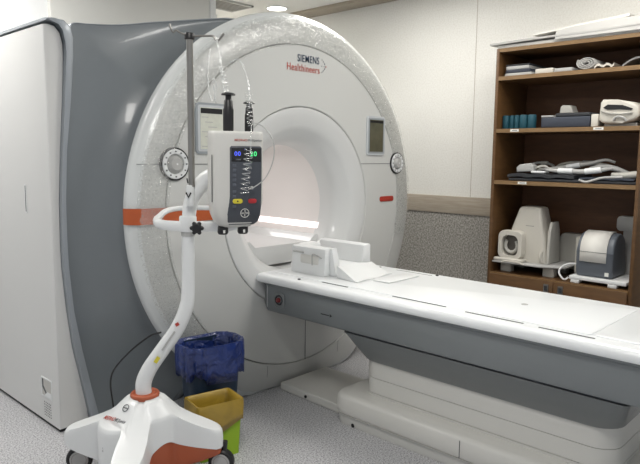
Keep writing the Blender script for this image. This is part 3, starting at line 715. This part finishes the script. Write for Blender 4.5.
# lettering and plates on the cart base, laid on the slope
def slope_point(a, r): return Vector((HU+r*cos(a), r*sin(a)*.9, zprof(a, r)))
def on_slope(nm, s, size, a, r, rot, m, lift=.003, sx=1):
    p = slope_point(a, r); e = .008
    n = (slope_point(a, r+e)-p).cross(slope_point(a-e*4, r)-p).normalized()
    if n.z < 0: n = -n
    x = Vector((cos(rot), sin(rot), 0)); x = (x-n*x.dot(n)).normalized(); y = n.cross(x)
    mt = Matrix((x.to_4d(), y.to_4d(), n.to_4d(), (p+n*lift).to_4d())).transposed()
    for i in range(3): mt[3][i] = 0
    mt[3][3] = 1
    return mt
mt = on_slope('', '', 0, R(202), .175, R(-40), '', .006)
o = text_obj('base_lettering', 'MEDRAD', .027, Matrix.Identity(4), 'orgtxt', cart, True, sx=.85); o.matrix_basis = mt
mt2 = mt @ Matrix.Translation((.096, 0, 0))
o = text_obj('base_lettering', 'MRXperion', .025, Matrix.Identity(4), 'greytxt', cart, sx=.85); o.matrix_basis = mt2
mt = on_slope('', '', 0, R(236), .105, R(-38), '')
g = G(); g.tube([(.015*cos(2*pi*k/24), .015*sin(2*pi*k/24), 0) for k in range(25)], .0016, 5, cap=False); o = g.build('round_emblem', 'greytxt', None); o.parent = cart; o.matrix_basis = mt
for k in range(2):
    o = text_obj('emblem_lettering', 'BAYER', .008, Matrix.Identity(4), 'greytxt', cart, True)
    o.matrix_basis = mt @ Matrix.Rotation(R(90*k-90 if k else 0), 4, 'Z') @ Matrix.Translation((-.0125, -.003, .0005))

# ================================================================== BINS AND CABLES
def tub_bin(name, label, cat, loc, rz, w, d, h, m, taper=.86, t=.004, r=.03):
    t0 = thing(name, label, cat, loc, rz); t0['_local'] = 1
    def rg(f, z, off=0): return [(x, y, z) for x, y in rrect(w*f-off, d*f-off, r, 5)]
    G().loft([rg(taper, 0), rg(taper*.5+.5, h*.5), rg(1, h-.012), rg(1.03, h-.01), rg(1.03, h), rg(1, h, .006), rg(taper*.5+.5, h*.5, .008), rg(taper, .006, .008)], True, True, True).build('body', m, t0)
    return t0
yb = tub_bin('waste_bin', 'small lime green waste bin with yellow bag beside the injector cart', 'waste bin', (1.727, 2.315, 0), R(-12), .225, .155, .262, 'greenbin', .88, r=.014)
bb = tub_bin('waste_bin', 'tall navy blue waste bin with blue bag between scanner and green bin', 'waste bin', (1.852, 2.51, 0), R(-8), .295, .195, .475, 'bluebin', .80, r=.06)
def liner(name, label, loc, rz, w, d, h, m, hems, wob=.006, inner=.12, r=.03, taper=.0):
    g = G(); n = 96
    base = rrect(w, d, r, 23)
    base = base[:96]
    # resample
    def rg(f, z, off=0, hem=None, amp=wob, k0=0):
        o = []
        for i, (x, y) in enumerate(base):
            a = 2*pi*i/96
            wv = amp*(sin(a*11+z*40+k0)+.7*sin(a*19-z*60)+.5*sin(a*31+z*25+k0))
            l = math.hypot(x, y)+1e-6
            zz = z if hem is None else hem(x/w, y/d, a)
            o.append((x*f+x/l*(off+wv), y*f+y/l*(off+wv), zz))
        return o
    g.loft([rg(.74, h-inner-.05, -.01), rg(.84, h-inner*.5, -.008), rg(.90, h-.01, -.006, amp=wob*.4), rg(.955, h+.008, -.002, amp=wob*.4), rg(1.0, h+.010, .002, amp=wob*.5), rg(1.01, h-.004, .004, amp=wob*.7),
            rg(.995, 0, .006, lambda x, y, a: h+(hems(x, y, a)-h)*.35, wob), rg(.975, 0, .006, lambda x, y, a: h+(hems(x, y, a)-h)*.7, wob*1.2), rg(.955, 0, .008, hems, wob*1.2)], True)
    o = g.build(name, m, None, smooth=60, mtx=Matrix.Translation(loc) @ Matrix.Rotation(rz, 4, 'Z'))
    sm = o.modifiers.new('thickness', 'SOLIDIFY'); sm.thickness = .0012
    return o
tag(liner('bin_bag', '', (1.852, 2.51, 0), R(-8), .322, .222, .478, 'bluebag', lambda x, y, a: .325+.022*sin(a*5)+.010*sin(a*13)-.01*x, .0050, .14, .085), 'glossy blue plastic bag draped over the rim of the tall navy bin', 'bin bag')
tag(liner('bin_bag', '', (1.727, 2.315, 0), R(-12), .230, .160, .264, 'yellowbag', lambda x, y, a: .125+.11*x+.004*sin(a*7), .0012, .16, .014), 'yellow plastic bag folded over the top of the small lime green bin', 'bin bag')
g = G()
for k in range(5):
    a = random.random()*6; g.ball((1.70+.02*cos(a), 2.325+.015*sin(a), .15+.008*k), .016, 6, (1, .8, .6))
tag(g.build('crumpled_rubbish', 'slate2'), 'dark crumpled rubbish lying inside the yellow bag', 'rubbish')
g = G(); g.tube([(1.465, 2.70, .012), (1.44, 2.69, .03), (1.375, 2.62, .25), (1.36, 2.60, .40), (1.41, 2.55, .50), (1.50, 2.50, .58), (1.54, 2.46, .60)], .004, 8, 8)
tag(g.build('power_cable', 'black'), 'black cable curving up from behind the injector cart base to its pole', 'cable')

# ================================================================== SHELF UNIT
YF, YN, XF, XB = 2.222, 1.222, 4.15, 4.615
rack = thing('shelf_unit', 'tall brown wooden shelf unit with open shelves above low doors', 'shelf unit', (4.38, 1.72, 0))
G().box(XF, XB, YF-.022, YF, 0, 2.175, .001).build('side_panel', 'rackw', rack)
G().box(XF, XB, YN, YN+.022, 0, 2.175, .001).build('side_panel', 'rackw', rack)
G().box(XB, XB+.012, YN, YF, 0, 2.175).build('back_panel', 'rackin', rack)
SH = [('top_panel', 2.150, 2.175), ('shelf', 1.955, 1.982), ('shelf', 1.590, 1.617), ('shelf', 1.225, 1.252), ('shelf', .56, .585)]
for nm, a, b in SH:
    s = G().box(XF+.002, XB, YN+.022, YF-.022, a, b).build(nm, 'rackw', rack)
    G().box(XF, XF+.002, YN+.022, YF-.022, a, b).build('edge_strip', 'edge', s)
for nm, y, z in (('', 2.06, 1.603), ('', 1.49, 1.604), ('', 1.985, 1.239)):
    l = G().box(XF-.0012, XF-.0002, y-.032, y+.032, z-.008, z+.009).build('shelf_label', 'label', rack)
    G().box(XF-.0018, XF-.0010, y-.020, y+.018, z-.001, z+.003).build('print_line', 'greytxt', l)
for y0, y1, hy in ((1.722, YF-.024, 1.768), (YN+.024, 1.718, 1.668)):
    d = G().box(XF-.016, XF, y0, y1, .04, .575, .002).build('door', 'rackw', rack)
    G().prism(rrect(.036, .055, .004, 3, (hy, .527)), 'x', XF-.021, XF-.015, .001).build('handle', 'metal', d)
    G().box(XF-.0215, XF-.0205, hy-.011, hy+.011, .508, .542).build('handle_recess', 'slate2', d)
G().box(XF+.03, XB, YN+.022, YF-.022, 0, .04).build('kick_board', 'rackin', rack)

# --- items on top
g = G(); g.box(4.16, 4.6, 1.25, 2.22, 2.177, 2.198, .003); tag(g.build('foam_board', 'paper'), 'cream flat board lying lowest on top of the shelf unit', 'board')
def sheet(name, pts, t, m, label, cat):
    """pts: rows across y of (x,y,z) — a bent sheet with thickness"""
    g = G(); up = [[(x, y, z+t) for x, y, z in r] for r in pts]
    g.loft([a+b[::-1] for a, b in zip(pts, up)], True, True, True)
    return tag(g.build(name, m, smooth=60), label, cat)
rows = []
for k in range(13):
    u = k/12; y = 2.27-1.0*u
    rows.append([(x, y, 2.201+.02*max(0, u-.12)+.002*sin(7*u+x*9)) for x in (4.135, 4.25, 4.4, 4.58)])
sheet('grey_mat', rows, .012, 'cloth', 'grey flexible mat overhanging the left corner on top of the shelf unit', 'mat')
rows = []
for k in range(11):
    u = k/10; y = 1.98-.62*u
    rows.append([(x, y, 2.244+.045*u+.03*(x-4.2)) for x in (4.19, 4.3, 4.45, 4.58)])
sheet('white_panel', rows, .014, 'paper', 'white thin panel tilted highest on top of the shelf unit', 'panel')
rows = []
for k in range(13):
    u = k/12; y = 1.80-.60*u
    rows.append([(x, y, 2.236+.028*min(1, u*3)+.004*sin(14*u)+(.006 if u > .6 else 0)) for x in (4.135, 4.15, 4.3, 4.5)])
for r in rows: r[0] = (r[0][0], r[0][1], 2.190)
sheet('grey_drape', rows, .008, 'cloth', 'grey sheet draped over the front right top of the shelf unit', 'sheet')

# --- first shelf
def padstack(y0, y1, x0, x1, z0, specs, grp):
    z = z0
    for i, (t, m, lab, dy) in enumerate(specs):
        o = G().box(x0, x1, y0+dy, y1-dy*.4, z, z+t, min(.006, t*.4)).build('coil_pad', m); tag(o, lab, 'pad', grp); z += t+.0008
padstack(1.975, 2.175, 4.19, 4.46, 1.983, [(.022, 'pgrey', 'pale grey flat pad lowest of the stack at the left of the top shelf', 0), (.022, 'slate', 'blue-grey flat pad second in the stack on the top shelf', .01), (.024, 'pgrey', 'pale flat pad third in the stack on the top shelf', .02), (.010, 'slate2', 'thin dark pad topmost of the stack on the top shelf', .015)], 'pads stacked on the top shelf')
tag(G().box(4.2, 4.4, 1.83, 1.955, 1.983, 2.020, .006).build('carton', 'cream'), 'small cream carton beside the pad stack on the top shelf', 'carton')
tag(G().box(4.2, 4.4, 1.70, 1.822, 1.983, 2.012, .006).build('carton', 'pgrey'), 'flat pale grey carton left of the rolled blanket on the top shelf', 'carton')
g = G()
sp = []
for k in range(60):
    a = k*.33; r = .012+.00125*k*.42
    sp.append((0, r*cos(a)*1.5, r*sin(a)))
def ribbon(path, x0, x1, t):
    A = [(x0, p[1], p[2]) for p in path]; B = [(x1, p[1], p[2]) for p in path]
    return [A, B]
g.loft(ribbon(sp, 4.2, 4.45, 0), False)
o = g.build('rolled_cloth', 'cloth', smooth=70, mtx=Matrix.Translation((0, 1.612, 2.030))); md = o.modifiers.new('thickness', 'SOLIDIFY'); md.thickness = .006
tag(o, 'rolled grey cloth lying on the top shelf with its spiral end showing', 'rolled cloth')
rows = [[(x, 1.56-.125*k/8, 1.984+.022*abs(sin(k*.9))*(1-.5*(x-4.2)/.25)) for x in (4.2, 4.3, 4.45)] for k in range(9)]
sheet('folded_cloth', rows, .014, 'cream', 'cream folded cloth right of the rolled cloth on the top shelf', 'cloth')
rows = [[(x, 1.42-.16*k/8, 1.999+.045*sin(pi*k/8*.8)) for x in (4.3, 4.4, 4.55)] for k in range(9)]
sheet('folded_cloth', rows, .012, 'pgrey', 'pale grey folded cloth at the right end of the top shelf', 'cloth')

# --- second shelf: teal rolls
ys = [2.172, 2.127, 2.089, 2.038, 1.977]
wd = [.025, .017, .018, .029, .029]
words = ['leftmost, at the wooden side panel', 'second from the left', 'third from the left', 'fourth from the left', 'last on the right, beside the blue-grey case']
first = None
for k, (y, w) in enumerate(zip(ys, wd)):
    g = G(); g.lathe([(.2*w, 1.618), (w*.9, 1.6185), (w, 1.624), (w, 1.708), (w*.9, 1.714), (w*.3, 1.714)], (4.24, y, 0), 'z', 20, cap=True)
    tag(g.build('foam_roll', 'teal'), 'teal foam roll on the second shelf, %s' % words[k], 'foam roll', 'teal foam rolls on the second shelf')
cs = thing('equipment_case', 'blue-grey low equipment case in the middle of the second shelf', 'case', (4.32, 1.73, 1.618))
G().box(4.2, 4.45, 1.565, 1.895, 1.618, 1.690, .008, 3).build('body', 'slate', cs)
G().box(4.21, 4.45, 1.57, 1.80, 1.6905, 1.716, .008, 3).build('lid', 'slate2', cs)
G().box(4.20, 4.27, 1.81, 1.895, 1.6905, 1.702, .003).build('tray', 'pgrey', cs)
g = G(); g.prism([(1.70, 1.7165), (1.795, 1.7165), (1.79, 1.76), (1.775, 1.772), (1.72, 1.768)], 'x', 4.26, 4.36, .008, 3)
tag(g.build('small_coil', 'creamd'), 'small cream coil block resting on the dark lid of the blue-grey case', 'coil')
tag(G().box(4.19, 4.3, 1.510, 1.555, 1.618, 1.70, .006, 3).build('carton', 'cream'), 'small upright cream box between case and white neck coil on second shelf', 'carton')
nc = thing('neck_coil', 'white neck coil with a dark slot on the right of the second shelf', 'coil', (4.34, 1.37, 1.618))
g = G(); pts = [(1.505, 1.66), (1.50, 1.77), (1.485, 1.79), (1.40, 1.785), (1.30, 1.765), (1.262, 1.74), (1.255, 1.68), (1.29, 1.65), (1.36, 1.635), (1.43, 1.632), (1.48, 1.64)]
g.prism(pts, 'x', 4.18, 4.48, .02, 4); g.build('shell', 'cream', nc)
g = G(); g.prism([(1.478, 1.735), (1.45, 1.755), (1.36, 1.748), (1.30, 1.725), (1.31, 1.715), (1.38, 1.722), (1.45, 1.722)], 'x', 4.174, 4.2); g.build('slot', 'black', nc)
g = G(); g.tube([(4.172, 1.487, 1.715), (4.168, 1.43, 1.70), (4.168, 1.36, 1.695), (4.172, 1.30, 1.70)], .006, 8, 5); g.build('front_lip', 'creamd', nc)
g = G(); g.tube([(4.172, 1.41, 1.655), (4.165, 1.39, 1.676), (4.165, 1.35, 1.672), (4.172, 1.33, 1.65)], .007, 8, 5); g.build('cable_stub', 'pgrey', nc)
G().box(4.22, 4.42, 1.28, 1.48, 1.618, 1.640, .004).build('foot', 'creamd', nc)

# --- third shelf: mats and surface coils
g = G(); g.box(4.17, 4.56, 1.25, 2.10, 1.2525, 1.273, .006, 3); tag(g.build('coil_mat', 'slate2'), 'dark charcoal mat lying lowest on the third shelf', 'mat')
rows = [[(x, 2.105-.47*k/14, 1.275+.010*abs(sin(k*.7))) for x in (4.165, 4.3, 4.5)] for k in range(15)]
sheet('coil_mat', rows, .022, 'slate2', 'charcoal flexible coil mat with wavy left edge under the plug on the third shelf', 'mat')
rows = [[(x, 1.60-.34*k/10, 1.275+.006*abs(sin(k))) for x in (4.165, 4.3, 4.5)] for k in range(11)]
sheet('coil_mat', rows, .012, 'slate', 'slate grey mat under the curved coils at the right of the third shelf', 'mat')
def strap_coil(pts, rad, m, label, ends=()):
    t = thing('strap_coil', label, 'coil', pts[0], 0, 'surface coils heaped on the third shelf')
    G().tube(pts, rad, 12, 6, flat=.9).build('strap', m, t)
    for a, b, r in ends: G().tube([a, b], r, 12).build('end_block', 'white', t)
    return t
strap_coil([(4.22, 1.85, 1.335), (4.21, 1.78, 1.330), (4.20, 1.68, 1.328), (4.20, 1.56, 1.328), (4.21, 1.48, 1.34), (4.24, 1.42, 1.352)], [.008, .014, .016, .016, .014, .01], 'pgrey', 'pale curved strap coil lying in front across the third shelf', [((4.205, 1.755, 1.330), (4.20, 1.655, 1.329), .020), ((4.20, 1.575, 1.329), (4.207, 1.475, 1.342), .020)])
strap_coil([(4.33, 1.95, 1.33), (4.33, 1.82, 1.345), (4.33, 1.72, 1.36), (4.33, 1.60, 1.38), (4.34, 1.50, 1.405), (4.35, 1.44, 1.39)], [.010, .013, .014, .013, .010, .008], 'cloth', 'grey strap coil arching up behind the front coil on the third shelf', [((4.33, 1.75, 1.355), (4.33, 1.66, 1.37), .018)])
strap_coil([(4.30, 1.58, 1.345), (4.29, 1.50, 1.36), (4.29, 1.42, 1.35), (4.30, 1.35, 1.325), (4.31, 1.30, 1.31)], [.014, .018, .018, .014, .01], 'pgrey', 'pale strap coil bending down at the right of the third shelf')
def loop(cx, cy, cz, ry, rx, tilt, n=28): return [(cx+rx*cos(2*pi*k/n), cy+ry*sin(2*pi*k/n), cz+tilt*cos(2*pi*k/n)+.006*sin(4*pi*k/n)) for k in range(n+1)]
t = thing('loop_coil', 'large pale loop coil lying at the back behind the strap coils on the third shelf', 'coil', (4.40, 1.66, 1.31))
G().tube(loop(4.41, 1.66, 1.352, .19, .07, .030), .011, 10, cap=False).build('loop', 'cream', t)
G().tube([(4.48, 1.70, 1.382), (4.48, 1.62, 1.382)], .017, 10).build('joint', 'pgrey', t)
t = thing('loop_coil', 'smaller grey loop coil behind the plug at the left of the third shelf', 'coil', (4.40, 1.95, 1.31))
G().tube(loop(4.40, 1.965, 1.350, .09, .06, .028), .009, 10, cap=False).build('loop', 'pgrey', t)
G().tube([(4.455, 1.99, 1.377), (4.455, 1.94, 1.377)], .014, 10).build('joint', 'creamd', t)
t = thing('connector_plug', 'grey cable plug lying on the curled grey mat at the left of the third shelf', 'plug', (4.24, 2.0, 1.32))
G().prism([(1.94, 1.320), (2.06, 1.312), (2.065, 1.345), (2.04, 1.368), (1.96, 1.378), (1.935, 1.36)], 'x', 4.21, 4.28, .01, 3).build('body', 'pgrey', t)
G().tube([(4.25, 1.94, 1.345), (4.25, 1.88, 1.36), (4.26, 1.84, 1.34), (4.27, 1.80, 1.32)], .008, 8, 5).build('cord', 'creamd', t)
g = G(); g.box(4.2, 4.28, 1.85, 1.95, 1.308, 1.325, .006, 3); tag(g.build('sensor_pad', 'white'), 'small white sensor pad below the grey plug on the third shelf', 'pad')
g = G(); g.tube([(4.17, 1.60, 1.275), (4.165, 1.56, 1.262), (4.165, 1.52, 1.27), (4.168, 1.46, 1.29), (4.168, 1.40, 1.297), (4.17, 1.33, 1.30)], .008, 8, 5); g.ball((4.165, 1.555, 1.262), .014, 6, (1, 1.6, .6))
tag(g.build('coil_cable', 'pgrey'), 'grey cable end hanging over the front of the mats on the third shelf', 'cable')
g = G(); g.tube([(4.25, 1.42, 1.31), (4.24, 1.36, 1.306), (4.24, 1.28, 1.315), (4.25, 1.255, 1.32)], [.016, .022, .024, .018], 12, 5); tag(g.build('padded_sleeve', 'creamd'), 'grey padded sleeve at the right end of the third shelf', 'sleeve')

# --- lowest bay
tr = thing('coil_tray', 'pale grey tray raised on feet holding the tall white head coil', 'tray', (4.33, 1.95, .586))
G().prism([(4.165, 2.245-.05), (4.165, 1.84), (4.24, 1.685), (4.505, 1.685), (4.505, 2.195)], 'z', .655, .668, .004, 2).build('board', 'pgrey', tr)
for x, y in ((4.26, 2.12), (4.26, 1.80), (4.48, 2.12), (4.48, 1.80)): G().box(x-.03, x+.03, y-.04, y+.04, .586, .655, .004).build('foot', 'creamd', tr)
G().tube([(4.163, 2.12, .662), (4.155, 2.08, .675), (4.155, 2.0, .675), (4.163, 1.95, .662)], .006, 8, 5).build('grip', 'cream', tr)
th = thing('tall_head_coil', 'tall white head coil with arched front opening at the left of the lowest shelf', 'head coil', (4.33, 1.97, .669))
def rc(x0, x1, y0, y1, z, r=.03): return [(x, y, z) for x, y in rrect(x1-x0, y1-y0, r, 5, ((x0+x1)/2, (y0+y1)/2))]
G().loft([rc(4.25, 4.46, 1.83, 2.125, .669), rc(4.25, 4.46, 1.835, 2.12, .70), rc(4.25, 4.45, 1.85, 2.115, .86, .02), rc(4.255, 4.43, 1.87, 2.095, .93, .02), rc(4.262, 4.41, 1.89, 2.055, 1.045, .018), rc(4.268, 4.40, 1.895, 2.045, 1.062, .018), rc(4.28, 4.39, 1.91, 2.03, 1.068, .018)], True, True, True).build('tower', 'cream', th, smooth=50)
# arched mouth frame (opening through)
fr = G(); outer = rrect(.185, .205, .045, 6, (2.075, .79)); inner = rrect(.125, .150, .045, 6, (2.075, .785))
fr.loft([[(4.255, y, z) for y, z in outer], [(4.195, y, z) for y, z in outer], [(4.187, y*.97+2.075*.03, z*.97+.79*.03) for y, z in outer], [(4.187, y, z) for y, z in inner], [(4.2525, y, z) for y, z in inner]])
fr.build('mouth_frame', 'cream', th, smooth=45)
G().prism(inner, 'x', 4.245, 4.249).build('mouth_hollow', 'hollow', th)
g = G(); rg = []
for k in range(13):
    a = R(140+260*k/12); rg.append((4.215, 2.075+.045*cos(a), .785+.05*sin(a)))
g.tube(rg, .012, 8, 2); g.build('inner_cushion', 'creamd', th)
G().box(4.17, 4.25, 1.97, 2.19, .669, .693, .008, 3).build('front_step', 'cream', th)
g = G(); g.prism([(4.26, .67), (4.45, .67), (4.43, .90), (4.40, .965), (4.30, .965), (4.27, .9)], 'y', 1.812, 1.835, .006, 3); g.build('side_plate', 'creamd', th)
g = G(); g.tube([(4.25, 1.855, .68), (4.235, 1.865, .72), (4.245, 1.86, .76)], .012, 8, 4); g.build('side_grip', 'cream', th)
for z in (.93, .985): G().box(4.255 if z < .95 else 4.262, 4.27, 1.93, 1.99, z, z+.003).build('print_line', 'greytxt', th)
bx = G(); bx.prism(rrect(.20, .26, .03, 5, (1.745, .742)), 'x', 4.515, 4.595, .012, 3); tag(bx.build('padded_box', 'creamd'), 'cream rounded pad standing behind the tray in the lowest bay', 'pad')
bx = G(); bx.prism(rrect(.035, .27, .015, 5, (1.655, .74)), 'x', 4.37, 4.50, .008, 3); tag(bx.build('upright_plate', 'cream'), 'narrow cream plate upright between rounded pad and domed grey coil', 'plate')

kt = thing('knee_coil', 'domed dark grey and white knee coil at the right of the lowest shelf', 'coil', (4.34, 1.46, .625))
prof = [(4.215, .635), (4.20, .66), (4.20, .80)]
for k in range(11):
    a = R(180-k*15); prof.append((4.325+.125*cos(a), .80+.125*sin(a)))
prof += [(4.47, .66), (4.455, .635)]
G().prism(prof, 'y', 1.365, 1.60, .014, 4).build('shell', 'coilgrey', kt, smooth=50)
wc = []
for k in range(12):
    a = R(180-k*10); wc.append((4.325+.131*cos(a), .80+.131*sin(a)))
wc = [(4.194, .735)]+wc
g = G()
rws = []
for x, z in wc: rws.append([(x, 1.575, z), (x, 1.405, z)])
g.loft(rws, False); o = g.build('front_cover', 'paper', kt, smooth=60); md = o.modifiers.new('thickness', 'SOLIDIFY'); md.thickness = .006; md.offset = 0
G().box(4.1885, 4.1925, 1.405, 1.575, .800, .8025).build('seam', 'gap', kt)
G().box(4.196, 4.2, 1.44, 1.54, .724, .730).build('grip_line', 'gap', kt)
G().box(4.1975, 4.2, 1.385, 1.41, .65, .675).build('label', 'label', kt)
ks = thing('coil_stand', 'white low stand on feet carrying the domed grey knee coil', 'stand', (4.34, 1.46, .586))
G().box(4.17, 4.49, 1.265, 1.63, .608, .632, .004).build('plate', 'white', ks)
for x, y in ((4.20, 1.59), (4.20, 1.35), (4.455, 1.59), (4.455, 1.35)): G().box(x-.03, x+.03, y-.028, y+.028, .586, .608, .003).build('foot', 'white', ks)
bx = G(); bx.prism(rrect(.20, .10, .02, 5, (1.352, .975)), 'x', 4.50, 4.56, .01, 3); bx.box(4.515, 4.55, 1.29, 1.41, .586, .94)
tag(bx.build('rear_pad', 'pgrey'), 'pale grey padded rest standing behind the domed knee coil', 'pad')
g = G(); g.tube([(4.25, 1.60, .70), (4.24, 1.655, .70), (4.22, 1.70, .675), (4.20, 1.71, .635), (4.19, 1.68, .600), (4.19, 1.66, .597), (4.2, 1.645, .612)], .006, 8, 6)
tag(g.build('coil_lead', 'white'), 'white cable looping from the domed knee coil over its stand', 'cable')

# ================================================================== LIGHT, CAMERA
w = bpy.data.worlds.new('world'); bpy.context.scene.world = w; w.use_nodes = True
w.node_tree.nodes['Background'].inputs['Color'].default_value = (.93, .96, 1, 1)
w.node_tree.nodes['Background'].inputs['Strength'].default_value = .62
# lamp of the bore
ld = bpy.data.lights.new('bore_lamp', 'AREA'); ld.shape = 'RECTANGLE'; ld.size = 1.0; ld.size_y = .04; ld.energy = 3.0; ld.color = (1, .97, .96)
lo = bpy.data.objects.new('bore_lamp', ld); COL.objects.link(lo); lo.location = (2.70, 3.45, 1.43); lo.rotation_euler = (0, 0, R(90))

cd = bpy.data.cameras.new('camera'); cam = bpy.data.objects.new('camera', cd); COL.objects.link(cam)
cd.sensor_fit = 'HORIZONTAL'; cd.sensor_width = 36; cd.lens = 625/640*36; cd.clip_start = .05
yaw, pitch, roll = R(46.6), R(7.02), R(.55)
F0 = Vector((sin(yaw), cos(yaw), 0)); R0 = Vector((cos(yaw), -sin(yaw), 0)); Z = Vector((0, 0, 1))
F = F0*cos(pitch)-Z*sin(pitch); U = Z*cos(pitch)+F0*sin(pitch)
Rr = R0*cos(roll)+U*sin(roll); U2 = U*cos(roll)-R0*sin(roll)
cam.matrix_world = Matrix(((Rr.x, U2.x, -F.x, 0), (Rr.y, U2.y, -F.y, 0), (Rr.z, U2.z, -F.z, 1.42), (0, 0, 0, 1)))
sc = bpy.context.scene; sc.camera = cam
sc.view_settings.view_transform = 'Standard'; sc.view_settings.look = 'None'; sc.view_settings.gamma = 1
sc.view_settings.use_curve_mapping = False; sc.view_settings.exposure = -.22
for o in list(bpy.data.objects):
    if '_local' in o: del o['_local']
